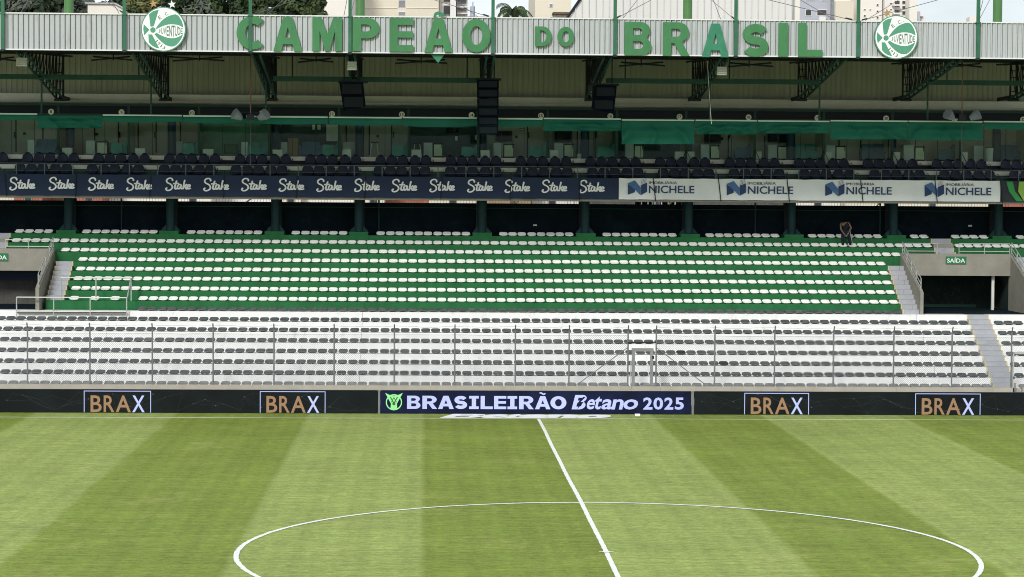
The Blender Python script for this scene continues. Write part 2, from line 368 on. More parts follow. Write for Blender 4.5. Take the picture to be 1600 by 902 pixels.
tag(MB().add([(-60, 37.2, -.004), (60, 37.2, -.004), (60, 55, -.004), (-60, 55, -.004)], [(0, 1, 2, 3)]).build('running_path', 'asphalt'), kind='structure')
ln = MB()
def ground_strip(mb, pts, wd, z=.004):
    o = []
    for i, p in enumerate(pts):
        a = pts[max(i-1, 0)]; b = pts[min(i+1, len(pts)-1)]; d = Vector((b[0]-a[0], b[1]-a[1])).normalized(); nn = Vector((-d.y, d.x))
        for s in (1, -1):
            ww = wd/2*(1+.16*noise.noise(Vector((p[0]*2.3, p[1]*2.3, s*5)))+.30*noise.noise(Vector((p[0]*11, p[1]*11, s*5))))
            o.append((p[0]+nn.x*ww*s, p[1]+nn.y*ww*s, z))
    mb.add(o, [(2*i, 2*i+1, 2*i+3, 2*i+2) for i in range(len(pts)-1)])
wg = lambda x: .02*math.sin(x*.7)+.012*math.sin(x*1.9+1)
ground_strip(ln, [(-52+i*.35, 34.02+wg(i*.35)) for i in range(298)], .11, .004)
tag(ln.build('touchline', 'line_white'), kind='structure')
ln = MB(); ground_strip(ln, [(wg(y*.35)*.5, y) for y in [-34+i*.1 for i in range(681)]], .125, .008); tag(ln.build('halfway_line', 'line_white'), kind='structure')
ln = MB(); ground_strip(ln, [(9.15*math.cos(i*math.pi/720), 9.15*math.sin(i*math.pi/720)) for i in range(1441)], .13, .012); tag(ln.build('centre_circle_line', 'line_white'), kind='structure')
ln = MB(); ln.add([(.11*math.cos(i*.5236), .11*math.sin(i*.5236), .016) for i in range(12)], [tuple(range(12))]); ln.add([(-.18, -.03, .0165), (.18, -.03, .0165), (.18, .03, .0165), (-.18, .03, .0165)], [(0, 1, 2, 3)])
tag(ln.build('centre_spot', 'line_white'), kind='structure')
# sponsor lettering laid on the grass behind the touchline
cp = thing('sponsor_carpet', (-.2, 34.7, 0), 'white Betano lettering laid flat on grass beside the touchline', 'carpet')
mb = MB(); X0, X1 = ax(692, 35, 650), ax(956, 35, 650); wd = X1-X0
glyph(mb, 'B', X0+.15, X0+wd*.24, 34.15, 35.75, .012, .006, shear=.35, flat=True); mb.build('lettering', 'carpet_white', cp)
for s, a, b_ in (('e', .235, .38), ('t', .365, .47), ('a', .46, .62), ('n', .615, .79), ('o', .785, .985)):
    mb = MB()
    for dd in (-.07, 0, .07): text(mb, s, X0+wd*a+dd, X0+wd*b_+dd, 34.15, 35.6 if s != 't' else 35.75, .012+dd*.02, .006, off=.045, shear=.25, flat=True)
    mb.build('lettering', 'carpet_white', cp)
tag(B(ax(993, 35, 648), ax(1001, 35, 648), 35.2, 35.32, 0, .09).build('litter', 'carpet_white'), 'small white scrap lying in front of the blue screen boards', 'litter')

# ==================================================================== LED PERIMETER BOARDS
LY = 35.9; LT = .955
def led_section(x0p, x1p, mname, label):
    x0, x1 = ax(x0p, LY, 630), ax(x1p, LY, 630)
    t = thing('led_board', ((x0+x1)/2, LY, 0), label, 'led board', 'advertising screens along the touchline')
    k = max(1, round((x1-x0)/.96)); wdt = (x1-x0)/k
    for i in range(k):
        MB().box(x0+i*wdt+.001, x0+(i+1)*wdt-.001, LY, LY+.09, .015, LT-.02).build('panel', mname, t)
    MB().box(x0, x1, LY-.012, LY+.11, LT-.018, LT).build('top_rail', 'steel_dark', t)
    for i in range(k+1): MB().tube((x0+i*wdt, LY+.1, .9), (x0+i*wdt, LY+.75, .0), .02, 5).build('strut', 'steel_dark', t)
    return t, x0, x1
bl, blx0, blx1 = led_section(-190, 590, 'led_black', 'black LED boards with two gold BRAX logos, left of the blue section')
bc, bcx0, bcx1 = led_section(594.5, 1080, 'led_navy', 'navy blue LED boards reading BRASILEIRÃO Betano 2025 at the centre')
br, brx0, brx1 = led_section(1085, 1790, 'led_black', 'black LED boards with two gold BRAX logos, right of the blue section')
for t, xp in ((bl, 592.2), (br, 1082.5)):
    x = ax(xp, LY, 630); MB().box(x-.04, x+.04, LY-.02, LY+.1, 0, LT).build('edge_post', 'post_grey', t)
# faint network pattern printed on the black sections
rn = random.Random(4)
for t, x0, x1 in ((bl, blx0, blx1), (br, brx0, brx1)):
    mb = MB(); pts = []
    x = x0+.3
    while x < x1-.3:
        pts.append((x, rn.uniform(.08, .85))); x += rn.uniform(.12, .5)
    for i, p in enumerate(pts):
        for j in (i+1, i+2, i+3):
            if j < len(pts) and rn.random() < .55:
                a, b_ = Vector((p[0], 0, p[1])), Vector((pts[j][0], 0, pts[j][1])); d = (b_-a).normalized(); nn = Vector((-d.z, 0, d.x))*.0035; yy = LY-.001-.0001*(len(mb.f) % 9)
                mb.add([(q.x, yy, q.z) for q in (a-nn, b_-nn, b_+nn, a+nn)], [(0, 1, 2, 3)])
    mb.build('network_lines', 'led_line', t)
    mb = MB()
    for p in pts:
        if rn.random() < .5: r_ = rn.uniform(.01, .022); mb.disc(p, r_, LY-.0035, LY-.0025, 6)
    mb.build('light_dots', 'led_speck', t)
def brax(t, xp0, xp1):
    x0, x1 = ax(xp0, LY, 630), ax(xp1, LY, 630); w_ = x1-x0; s = .028
    mb = MB(); mb.box(x0, x1, LY-.006, LY-.004, .90-s, .90); mb.box(x0, x0+s, LY-.006, LY-.004, .02, .90-s); mb.box(x1-s, x1, LY-.006, LY-.004, .02, .90-s); mb.build('logo_frame', 'led_lilac', t)
    for s_, a, b_, mm in (('B', .10, .265, 'led_gold'), ('R', .295, .455, 'led_gold'), ('A', .475, .70, 'led_gold'), ('X', .72, .905, 'led_lilac')):
        text(MB(), s_, x0+w_*a, x0+w_*b_, .03, .71, LY-.006, .003, off=.012).build('lettering', mm, t)
brax(bl, 131, 236); brax(bl, 406, 508.5); brax(br, 1163, 1264); brax(br, 1430, 1532)
W_ = lambda px: ax(px, LY, 630)
def Zl(py): return az(py, LY, 800)
zb, zt = Zl(639.5), Zl(619)
for g, a, b_ in (('B', 636, 657), ('R', 660, 683), ('A', 684.5, 709), ('S', 710, 730), ('slabI', 733, 748), ('L', 751, 770), ('E', 772, 791), ('slabI', 793, 808), ('R', 811, 834), ('A', 836, 860), ('O', 860, 885)):
    glyph(MB(), g, W_(a), W_(b_), zb, zt, LY-.006, .003).build('lettering', 'led_lilac', bc)
glyph(MB(), '~', W_(842), W_(853), Zl(617), Zl(613), LY-.006, .003).build('lettering', 'led_lilac', bc)
glyph(MB(), 'B', W_(896), W_(916), Zl(639.5), Zl(617), LY-.006, .003, shear=.25).build('lettering', 'led_lilac', bc)
MB().prism_xz([(W_(a), Zl(b_)) for a, b_ in ((911, 620), (902, 630), (906, 630), (902, 639), (912, 628), (907, 628), (915, 620))], LY-.009, LY-.007).build('bolt_mark', 'led_navy', bc)
for s_, a, b_, zz in (('e', 917, 929.5, 623.5), ('t', 929, 940, 619), ('a', 940.5, 957, 623.5), ('n', 957, 974, 623.5), ('o', 974, 997, 623.5)):
    text(MB(), s_, W_(a), W_(b_), zb, Zl(zz), LY-.006, .003, off=.022, shear=.22).build('lettering', 'led_lilac', bc)
for s_, a, b_ in (('2', 1005, 1019.5), ('0', 1021, 1036), ('2', 1038, 1052), ('5', 1054.5, 1068.5)):
    text(MB(), s_, W_(a), W_(b_), zb, Zl(620.5), LY-.006, .003, off=.028).build('lettering', 'led_lilac', bc)
# round green emblem
ex, ez = W_(615.5), Zl(628.5)
mb = MB(); n_ = 28; ro, ri = .33, .285
mb.add([(ex+r_*math.cos(2*math.pi*i/n_), LY-.005, ez+r_*math.sin(2*math.pi*i/n_)-.02) for r_ in (ro, ri) for i in range(n_)], [(i, (i+1) % n_, n_+(i+1) % n_, n_+i) for i in range(n_)])
mb.prism_xz([(ex-.36, ez+.36), (ex-.16, ez+.27), (ex, ez+.25), (ex+.16, ez+.27), (ex+.36, ez+.36), (ex+.12, ez-.08), (ex+.14, ez-.3), (ex-.14, ez-.3), (ex-.12, ez-.08)], LY-.008, LY-.006)
mb.build('emblem', 'led_green', bc)
mb = MB(); mb.prism_xz([(ex-.17, ez+.2), (ex-.13, ez+.2), (ex, ez-.02), (ex+.13, ez+.2), (ex+.17, ez+.2), (ex+.02, ez-.08), (ex-.02, ez-.08)], LY-.011, LY-.009)
mb.prism_xz([(ex-.12, ez-.02), (ex, ez+.2), (ex+.12, ez-.02), (ex+.09, ez-.02), (ex, ez+.14), (ex-.09, ez-.02)], LY-.014, LY-.012)
mb.disc((ex, ez-.08), .065, LY-.017, LY-.015, 10); mb.build('emblem_lines', 'led_dark_green', bc)

# ==================================================================== TERRACES
ROWZ = lambda i: .70+.418*i           # tread height of row i
ROWF = lambda i: 40.68+.75*i          # front edge of row i
WT = .815
wall = thing('perimeter_wall', (0, 40, 0), 'low beige concrete wall behind the LED boards, under the wire fence', 'wall')
GX0, GX1 = ax(1582, 40, 600), ax(1597, 40, 600)
xs = [-30+i*5.07 for i in range(11)]+[GX0]
for a, b_ in zip(xs, xs[1:]): B(a+.003, b_-.003, 39.9, 40.12, 0, WT).build('wall_section', 'ledge_concrete', wall)
B(GX1, 31, 39.9, 40.12, 0, WT).build('wall_section', 'ledge_concrete', wall)
AX0, AX1 = 20.07, 21.08               # lower aisle
SX0, SX1 = 17.20, 18.08               # right upper stair
TX0, TX1 = -21.66, -20.86             # left upper stair
JL, JR = -7.35, 17.85
low = thing('white_terrace', (0, 41, 0), 'white painted lower terrace of stepped concrete rows with grey seats', 'terrace')
for i in range(8):
    y0 = 40.12 if i == 0 else ROWF(i)
    y1 = ROWF(i+1)+.05 if i < 7 else 46.75
    z0 = ROWZ(i)-.55
    cuts = [XMIN, JL-.004, JL+.004, ax(1396, 46)+.0, 0, AX0, AX1, XMAX]
    jr = ax(1432.5, 45.9, 490)
    for a, b_ in ((XMIN, -18.6), (-18.59, JL-.006), (JL+.006, 5.2), (5.205, jr-.006), (jr+.006, AX0), (AX1, XMAX)):
        B(a, b_, y0, y1, z0, ROWZ(i)).build('step', 'white_paint', low)
ast = thing('aisle_stair', ((AX0+AX1)/2, 41, 0), 'grey stair with yellow edges climbing through the white terrace at right', 'stairs')
def half_steps(th_, x0, x1, rows, split=None, yl=True):
    for i in rows:
        for h in (0, 1):
            y0 = ROWF(i)-.375*(1-h); z1 = ROWZ(i)-.209*(1-h)
            if i == rows[0] and h == 0 and i == 0: y0 = 40.125
            segs = [(x0, x1)] if not split else ([(x0, split[(h+i) % 2]-.004), (split[(h+i) % 2]+.004, x1)])
            for a, b_ in segs: B(a, b_, y0-.006, y0+.42, z1-.26, z1+.006).build('stair_step', 'step_grey', th_)
            if yl:
                for a, b_ in ((x0-.002, x0+.055), (x1-.055, x1+.002)):
                    MB().box(a, b_, y0-.011, y0-.007, z1-.20, z1+.007).box(a, b_, y0-.011, y0+.3, z1+.0075, z1+.0115).build('edge_stripe', 'edge_yellow', th_)
half_steps(ast, AX0, AX1, list(range(0, 8)))
gs = thing('gate_steps', (GX0, 40, 0), 'pale concrete steps dropping through the gap in the low wall at far right', 'steps')
for i in range(3): B(GX0+.01, GX1-.01, 39.5+.25*i, 39.76+.25*i, 0, .2+.2*i).build('stair_step', 'step_grey', gs)

up = thing('green_terrace', (0, 47, 3), 'green painted upper terrace of stepped rows carrying white seats', 'terrace')
cj = ax(572.5, 49, 420); dj = ax(1396, 50.4, 400)
PX0, PX1 = 18.10, 23.15               # right exit portal (inner)
QX1 = -21.98                          # left exit portal right edge
QX0 = -27.0
for i in range(8, 16):
    z0 = ROWZ(i)-.6; z1 = ROWZ(i); y0 = ROWF(i); y1 = ROWF(i+1)+.05 if i < 15 else 53.6
    if i <= 12: xr = [(-20.86, cj-.005), (cj+.005, SX0)]
    elif i == 13: xr = [(QX1+.15, cj-.005), (cj+.005, dj-.005), (dj+.005, SX1)]
    else: xr = [(XMIN, -25.2), (-24.15, cj-.005), (cj+.005, dj-.005), (dj+.005, 19.72), (20.68, XMAX)]
    if i == 8: xr = [(TX0+.02, -17.72), (-17.715, cj-.005), (cj+.005, SX0)]
    for a, b_ in xr: B(a, b_, y0, y1, z0, z1).build('step', 'green_paint', up)
    if i <= 13: B(23.32+.9, XMAX, y0, y1, z0, z1).build('step', 'green_paint', up)
rs = thing('exit_stair', (17.6, 46.5, 4), 'grey stair with yellow edges rising beside the right exit opening', 'stairs')
half_steps(rs, SX0, SX1, list(range(8, 13)), split=(17.55, 17.75))
B(SX0, SX1, 46.7, ROWF(13)+.05, 3.0, ROWZ(8)-.42).build('stair_base', 'concrete', rs)
ls = thing('exit_stair', (-21.2, 46.5, 4), 'grey stair with yellow edges rising beside the left exit opening', 'stairs')
half_steps(ls, TX0, TX1, list(range(9, 13)))
B(TX0, TX1, 47.5, ROWF(13)+.05, 3.0, ROWZ(9)-.42).build('stair_base', 'concrete', ls)
us = thing('aisle_stair', (20.2, 51, 6), 'short grey stair at the top of the terrace above the right exit sign', 'stairs')
half_steps(us, 19.72, 20.68, [14, 15]); B(19.72, 20.68, 51.3, 53.6, 6.3, ROWZ(15)-.25).build('stair_base', 'concrete', us)
us = thing('aisle_stair', (-24.7, 51, 6), 'short grey stair at the top of the terrace at the far left edge', 'stairs')
half_steps(us, -25.2, -24.15, [14, 15]); B(-25.2, -24.15, 51.3, 53.6, 6.3, ROWZ(15)-.25).build('stair_base', 'concrete', us)
o = thing('exit_stair', (23.8, 46.5, 4), 'grey stair beyond the right wall of the right exit, at the frame edge', 'stairs')
half_steps(o, 23.33, 24.2, list(range(8, 14)))
for i in range(8, 14): B(23.33, 24.2, ROWF(i)+.05, 53.6, ROWZ(i)-.6, ROWZ(i)-.03).build('stair_base', 'concrete', o)

# ---- exit portals
def portal(x0, x1, label, signlabel, right=True):
    t = thing('exit_portal', ((x0+x1)/2, 48, ROWZ(7)), label, 'exit opening')
    LYy = 50.2; zl = az(431, LYy, 1490); zt_ = az(397, LYy, 1490)
    B(x0, x1, LYy, LYy+.3, zl, zt_).build('lintel', 'concrete', t)
    B(x0, x1, LYy+.3, ROWF(14)+.05, zt_-.25, zt_-.004).build('slab', 'concrete', t)
    prof = [(46.02, ROWZ(7)-.02), (46.02, 4.62), (46.35, 4.78), (LYy+.32, zt_+.004), (LYy+.32, ROWZ(7)-.02)]
    MB().prism_yz(prof, x0-.15, x0-.002).build('side_wall', 'concrete', t)
    MB().prism_yz(prof, x1+.002, x1+.17).build('side_wall', 'concrete', t)
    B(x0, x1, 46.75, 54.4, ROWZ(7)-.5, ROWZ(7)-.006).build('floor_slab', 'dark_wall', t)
    return t, LYy, zl, zt_
pr, LYy, zl, zt_ = portal(PX0, PX1, 'beige concrete exit opening at right with the green SAÍDA sign on its lintel', '')
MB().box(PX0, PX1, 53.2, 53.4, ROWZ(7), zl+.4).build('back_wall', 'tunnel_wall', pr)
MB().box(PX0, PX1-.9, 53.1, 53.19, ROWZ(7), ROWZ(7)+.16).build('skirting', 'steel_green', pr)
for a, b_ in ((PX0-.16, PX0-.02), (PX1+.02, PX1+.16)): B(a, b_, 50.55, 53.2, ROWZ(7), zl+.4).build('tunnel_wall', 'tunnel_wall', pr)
x = ax(1551, 50.6, 460); MB().box(x-.06, x+.06, 50.55, 50.67, ROWZ(7), zl+.02).build('post', 'cabinet_grey', pr)
pl, LYy, zl2, _ = portal(QX0, QX1, 'beige concrete exit opening cut off by the left edge of the view', '')
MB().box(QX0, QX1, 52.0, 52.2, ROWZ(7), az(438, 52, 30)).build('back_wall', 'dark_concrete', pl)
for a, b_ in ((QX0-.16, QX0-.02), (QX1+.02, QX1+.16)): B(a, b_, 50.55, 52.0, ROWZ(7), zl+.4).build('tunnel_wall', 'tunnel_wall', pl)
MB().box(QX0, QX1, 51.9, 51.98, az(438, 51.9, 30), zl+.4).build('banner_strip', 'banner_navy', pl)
def sign(xc, yy, zc, wd, hg, label):
    t = thing('exit_sign', (xc, yy, zc), label, 'sign', 'green exit signs')
    B(xc-wd/2, xc+wd/2, yy, yy+.03, zc-hg/2, zc+hg/2).build('plate', 'sign_green', t)
    text(MB(), 'SAÍDA', xc-wd*.44, xc+wd*.44, zc-hg*.30, zc+hg*.38, yy-.006, .005, off=.012).build('lettering', 'print_white', t)
c = at(1494, 407, 50.15); sign(c.x, 50.16, c.z, .97, .36, 'green sign with white word SAÍDA on the lintel of the right exit')
c = at(-4, 402, 50.15); sign(c.x, 50.16, c.z, .97, .36, 'green exit sign cut off by the left edge, only its last letters showing')

# ---- guard rails
def rail(name, polys, label, r=.022, m_='rail_grey', cat='railing'):
    pts = [p for pl_ in polys for p in pl_]; lo = min(p[2] for p in pts)
    t = thing(name, (pts[0][0], pts[0][1], lo), label, cat)
    for pl_ in polys:
        vert = abs(pl_[0][0]-pl_[-1][0]) < .01 and abs(pl_[0][1]-pl_[-1][1]) < .01
        MB().path(pl_, r, 6).build('post' if vert else 'rail_bar', m_, t)
    return t
def guard(x0, x1, Y, z0, z1, nposts, label, mid=.25):
    P_ = [[(x0+(x1-x0)*i/(nposts-1), Y, z0), (x0+(x1-x0)*i/(nposts-1), Y, z1)] for i in range(nposts)]
    return rail('guard_rail', [[(x0, Y, z1), (x1, Y, z1)], [(x0, Y, z0+(z1-z0)*mid), (x1, Y, z0+(z1-z0)*mid)]]+P_, label)
zg = az(380.5, 50.35, 1440)
guard(PX0+.02, 19.68, 50.35, zt_, zg, 2, 'thin grey guard rail above the right exit, left of its short stair')
guard(20.72, PX1, 50.35, zt_, zg, 3, 'thin grey guard rail above the right exit, right of its short stair')
guard(-24.1, QX1, 50.35, zt_, az(375, 50.35, 50), 3, 'thin grey guard rail above the left exit')
def slope(x, label):
    a = (50.35, zt_+.02); b_ = (46.25, 4.74); h = .52
    ps = [[(x, a[0], a[1]+h), (x, b_[0], b_[1]+h)], [(x, a[0], a[1]+h*.5), (x, b_[0], b_[1]+h*.5)], [(x, a[0], a[1]+.06), (x, b_[0], b_[1]+.06)]]
    for f in (0, .25, .5, .75, 1): yy = a[0]+(b_[0]-a[0])*f; zz = a[1]+(b_[1]-a[1])*f; ps.append([(x, yy, zz-.02), (x, yy, zz+h)])
    return rail('guard_rail', ps, label)
slope(PX0-.076, 'sloping grey rail on the left side wall of the right exit')
slope(PX1+.09, 'sloping grey rail on the right side wall of the right exit')
slope(QX1+.09, 'sloping grey rail on the side wall of the left exit')
MB()
def rp(px, py, Y): return tuple(at(px, py, Y))
A_ = 45.72; zA0 = ROWZ(6); zA1 = az(465, A_, 110)
xA = [ax(px, A_, 480) for px in (26, 84, 141, 198)]
rail('guard_rail', [[(xA[0], A_, zA1), (xA[3], A_, zA1)], [(xA[0], A_, az(487, A_, 110)), (xA[3], A_, az(487, A_, 110))]]+[[(x, A_, zA0), (x, A_, zA1)] for x in xA], 'grey tube barrier in front of the left exit landing, on the white terrace', r=.03)
B_ = 46.74; xB = [ax(px, B_, 450) for px in (95, 150, 205)]; zB1 = az(434, B_, 150)
rail('guard_rail', [[(xB[0], B_, zB1), (xB[2], B_, zB1)]]+[[(x, B_, ROWZ(8)), (x, B_, zB1)] for x in xB]+[[(xB[2]-.01, B_-.03, zB1-.02), (xA[3]+.02, A_+.03, zA1)]], 'grey tube barrier before the lowest green rows beside the left stair', r=.03)
tag(B(ax(28, 46, 485), ax(198, 46, 485), 45.76, 45.925, ROWZ(6)+.30, ROWZ(6)+.40).build('ledge', 'concrete'), 'thin grey concrete ledge under the barrier below the left exit', 'ledge')

# ---- seats
def seat_mesh(name, mname, back=.06, nub=False):
    mb = MB(); prof = [(-.17, .03), (-.19, .06), (-.17, .088), (-.10, .082), (.02, .07), (.09, .08), (.14, .105), (.165, .105+back), (.188, .11+back), (.198, .08+back), (.18, .03)]
    US = [-1, -.955, -.87, -.66, -.3, .3, .66, .87, .955, 1]; nx = len(US)-1; o = []
    for j in range(nx+1):
        u = US[j]; e = abs(u)**3.5
        for y, z in prof:
            zc = .092; pin = 1.12*max(.30, math.sqrt(max(0, 1-abs(u)**5)))
            dish = .0 if y < -.16 or y > .17 else .018*abs(u)**2
            o.append((u*.200, y*(1-.14*e), zc+(z-zc)*pin+dish))
    n_ = len(prof); f = []
    for j in range(nx):
        for i in range(n_): a = j*n_+i; b_ = j*n_+(i+1) % n_; f.append((a, b_, b_+n_, a+n_))
    f.append(tuple(range(n_-1, -1, -1))); f.append(tuple(nx*n_+i for i in range(n_)))
    mb.add(o, f); mb.add([(x, y, z) for x, y, z in []], [])
    mb.box(-.09, .09, -.08, .08, 0, .04)
    if nub: mb.cur = 1; mb.box(-.016, .016, -.195, -.178, .03, .055); mb.cur = 0  # small nub added for the white paint showing at the front
    return mb.mesh(name, [mname, 'seat_white_nub'] if nub else mname, smooth=True)
SG = [seat_mesh('grey_seat_shell', 'grey_seat'), seat_mesh('grey_seat_shell', 'grey_seat', nub=True)]
SB = seat_mesh('black_seat_shell', 'black_seat'); SW = seat_mesh('white_seat_shell', 'white_seat', .072); SF = seat_mesh('grey_seat_shell', 'faded_seat')
COLX = [-26.6, -21.57, -16.72, -11.72, -7.73, -1.83, 3.13, 8.13, 13.13, 18.08, 23.2, 28.2]
def visible(x, y, z):
    d = Vector((x, y, z))-Vector(CAMP); k = FOC/d.dot(FW); return -6 < 800+k*d.dot(RT) < 1606
rs_ = random.Random(11)
def seats(rows, limit, kindname, rowlabel, name, pick):
    spots = []
    for r_i, (i, x0, x1, ordfrom, end) in enumerate(rows):
        n_ = int((x1-x0+.02)/.45); order = 0
        for k in range(n_):
            x = x1-.225-.45*k if end == 'r' else x0+.225+.45*k
            if i == 15 and any(abs(x-c_) < .70 for c_ in COLX): continue
            order += 1; spots.append((i, x, order, ordfrom, len(spots)))
    spots = [s for s in spots if visible(s[1], ROWF(s[0])+.22, ROWZ(s[0])+.1)]
    spots.sort(key=lambda s: (s[0], abs(s[1]+4.5)))
    # the nearest ones become objects of their own, the rest one body
    bs = [s for s in spots if s[3] and kindname.startswith('grey') and any(s[0] == q_ and abs(s[1]-ax(a_, ROWF(q_)+.2, b_)) < .225 for q_, a_, b_ in ((3, 1065, 549), (2, 1134, 566)))]
    spots = bs+[s for s in spots if s not in bs]
    own, rest = spots[:limit], spots[limit:]
    for i, x, order, frm, _ in own:
        me, lab, nm = pick(i, x, order, frm)
        o = link(nm, me, (x+rs_.gauss(0, .008), ROWF(i)+.225+rs_.gauss(0, .006), ROWZ(i)+.002)); o.rotation_euler.z = rs_.gauss(0, .02)
        tag(o, lab, 'seat', kindname)
    vs_, fs = [], []
    src = pick(rest[0][0], 0, 2, '')[0]; sv = [v.co[:] for v in src.vertices]; sf = [tuple(p.vertices) for p in src.polygons]
    for i, x, order, frm, _ in rest:
        b_ = len(vs_); jx, jy = rs_.gauss(0, .008), rs_.gauss(0, .006)
        vs_ += [(a+x+jx, q+ROWF(i)+.225+jy, c_+ROWZ(i)+.002) for a, q, c_ in sv]; fs += [tuple(v+b_ for v in f) for f in sf]
    me = bpy.data.meshes.new(name); me.from_pydata(vs_, [], fs); me.materials.append(src.materials[0]); me.polygons.foreach_set('use_smooth', [True]*len(fs)); me.update()
    o = link(name, me, (0, 0, 0)); tag(o, rowlabel, 'seats', kindname, 'stuff')
BLK = {(ROW, round(ax(px, ROWF(ROW)+.2, py)*2)) for ROW, px, py in ((3, 1065, 549), (2, 1134, 566))}
blk_done = set()
def pick_grey(i, x, order, frm):
    for ROW, px, py in ((3, 1065, 549), (2, 1134, 566)):
        if i == ROW and abs(x-ax(px, ROWF(ROW)+.2, py)) < .24 and ROW not in blk_done and frm:
            blk_done.add(ROW); return SB, 'near-black seat among the grey ones in the %s row from the bottom' % nth(ROW+1), 'plastic_chair'
    if i == 0: return SF, 'faded pale grey seat in lowest row, %s seat %s' % (nth(order), frm), 'plastic_chair'
    return SG[1 if (rs_.random() < .6) else 0], 'grey plastic seat in %s row from the bottom, %s seat %s' % (nth(i+1), nth(order), frm), 'plastic_chair'
rows = []
for i in range(0, 7): rows.append((i, XMIN, AX0-.06, 'left of the aisle stair', 'r')); rows.append((i, AX1+.10, XMAX, 'right of the aisle stair', 'l'))
rows.append((7, -17.78, 17.17, 'from the right end', 'r'))
seats(rows, 302, 'grey seats of the white terrace', 'further rows of grey plastic seats on the white terrace', 'grey_seat_rows', pick_grey)
def pick_white(i, x, order, frm): return SW, 'white plastic seat in %s green row from the bottom, %s %s' % (nth(i-7), nth(order), frm), 'stadium_chair'
rows = [(8, -17.7, 17.14, 'from the right stair', 'r')]
for i in range(9, 13): rows.append((i, -20.80, 17.14, 'from the right stair', 'r'))
rows.append((13, -21.75, 18.0, 'from its right end', 'r'))
for i in (14, 15): rows.append((i, -24.1, 19.66, 'left of the top stair', 'r')); rows.append((i, 20.75, XMAX, 'right of the top stair', 'l'))
rows.append((13, 24.3, XMAX, '', 'l'))
seats(rows, 297, 'white seats of the green terrace', 'upper rows of white plastic seats on the green terrace', 'white_seat_rows', pick_white)
for px, w1 in ((116, 'leftmost'), (148, 'middle'), (180, 'rightmost')):
    tag(link('stadium_chair', SW, (ax(px, ROWF(8)+.2, 467), ROWF(8)+.22, ROWZ(8)+.002)), 'white seat, %s of three spaced apart behind the left barriers' % w1, 'seat', 'white seats of the green terrace')

# ==================================================================== WIRE FENCE
FY = 40.02
pxs = [-51, 43, 140.5, 238, 333, 428, 522, 616, 710.5, 805, 889, 981, 1025, 1116.5, 1210, 1302, 1396, 1487, 1580, 1672]
fx_ = [ax(p, FY, 580) for p in pxs]
fen = thing('wire_fence', (0, FY, WT), 'tall chain-link fence on grey posts along the low wall', 'fence')
ztop = 3.36; zmesh = az(523, FY, 700)
pm = MB().tube((0, 0, 0), (0, 0, 2.36), .034, 8).tube((0, 0, 2.36), (0, -.16, 2.60), .028, 6).mesh('fence_post', 'post_grey')
for x in fx_: link('fence_post', pm, (x, 0, 0), fen)
def netting(x0, x1, z0, z1, Y, s, r, mname, parent, name='wire_mesh'):
    mb = MB(); hw = r
    def wire(a, b_, dy):
        d = (Vector(b_)-Vector(a)); nn = Vector((-d.z, 0, d.x)).normalized()*hw
        a, b_ = Vector(a), Vector(b_)
        mb.add([a+nn+Vector((0, dy, 0)), a-nn+Vector((0, dy, 0)), b_-nn+Vector((0, dy, 0)), b_+nn+Vector((0, dy, 0)), a+Vector((0, dy+hw*1.5, 0)), b_+Vector((0, dy+hw*1.5, 0))], [(0, 1, 2, 3), (1, 4, 5, 2), (4, 0, 3, 5)])
    H = z1-z0; Wd = x1-x0; k = int((Wd+H)/s)
    for i in range(k+1):
        c_ = i*s
        u0, u1 = max(0, c_-H), min(Wd, c_)
        if u1-u0 > .01:
            wire((x0+u0, Y, z0+(c_-u0)), (x0+u1, Y, z0+(c_-u1)), 0)
            wire((x0+u0, Y, z1-(c_-u0)), (x0+u1, Y, z1-(c_-u1)), r*2.2)
    return tag(mb.build(name, mname, parent), kind='stuff')
for i, (a, b_) in enumerate(zip(fx_, fx_[1:])):
    if i == 11: continue
    netting(a+.03, b_-.03, WT+.02, zmesh, FY, .085, .0025, 'wire', fen)
    # sagging straining wires near the top
    for zz, sg in ((zmesh, .02), (zmesh-.28, .03), (ztop-.02, .05)):
        MB().path([(a+(b_-a)*t/6, FY-.02, zz-sg*rs_.uniform(.2, 1.6)*math.sin(math.pi*t/6)) for t in range(7)], .004, 4).build('top_wire', 'wire', fen)
gt = thing('fence_gate', (at(1003, 600, FY).x, FY, WT), 'open pale grey gate frame in the wire fence with slanting braces', 'gate')
g = lambda px, py: at(px, py, FY-.05)
z0_ = WT-.02
for a in (989.5, 1018): p = g(a, 575); B(p.x-.065, p.x+.065, FY-.1, FY-.02, az(608, FY, 1000), g(1000, 549).z-.005).build('gate_post', 'galvanised', gt)
p0, p1 = g(987, 549), g(1021, 549); B(p0.x, p1.x, FY-.1, FY-.02, p0.z, p0.z+.13).build('gate_head', 'galvanised', gt)
p0 = g(985.5, 575); B(p0.x-.02, p0.x+.02, FY-.16, FY-.11, az(607, FY, 1000), g(0, 560).z).build('gate_leaf_edge', 'rail_grey', gt)
p0, p1 = g(981, 535.5), g(1025, 535); MB().tube(p0, p1, .03, 6).build('cross_bar', 'steel_dark', gt)
MB().tube(g(981, 543), g(902, 601), .018, 6).build('brace', 'post_grey', gt); MB().tube(g(1025, 543), g(1102, 601), .018, 6).build('brace', 'post_grey', gt)
B(g(1020, 560).x-.03, g(1020, 560).x+.05, FY-.13, FY-.105, g(1020, 561).z, g(1020, 556).z).build('latch', 'steel_dark', gt)
g2 = thing('fence_gate', (GX0, FY, WT), 'small grey gate frame in the fence beside the right aisle stair', 'gate')
a = ax(1582.5, FY, 580); B(a-.03, a+.03, FY-.1, FY-.02, .4, az(551, FY, 1590)).build('gate_post', 'rail_grey', g2); B(a, a+1.05, FY-.1, FY-.04, az(553, FY, 1590), az(551, FY, 1590)+.03).build('gate_head', 'rail_grey', g2)
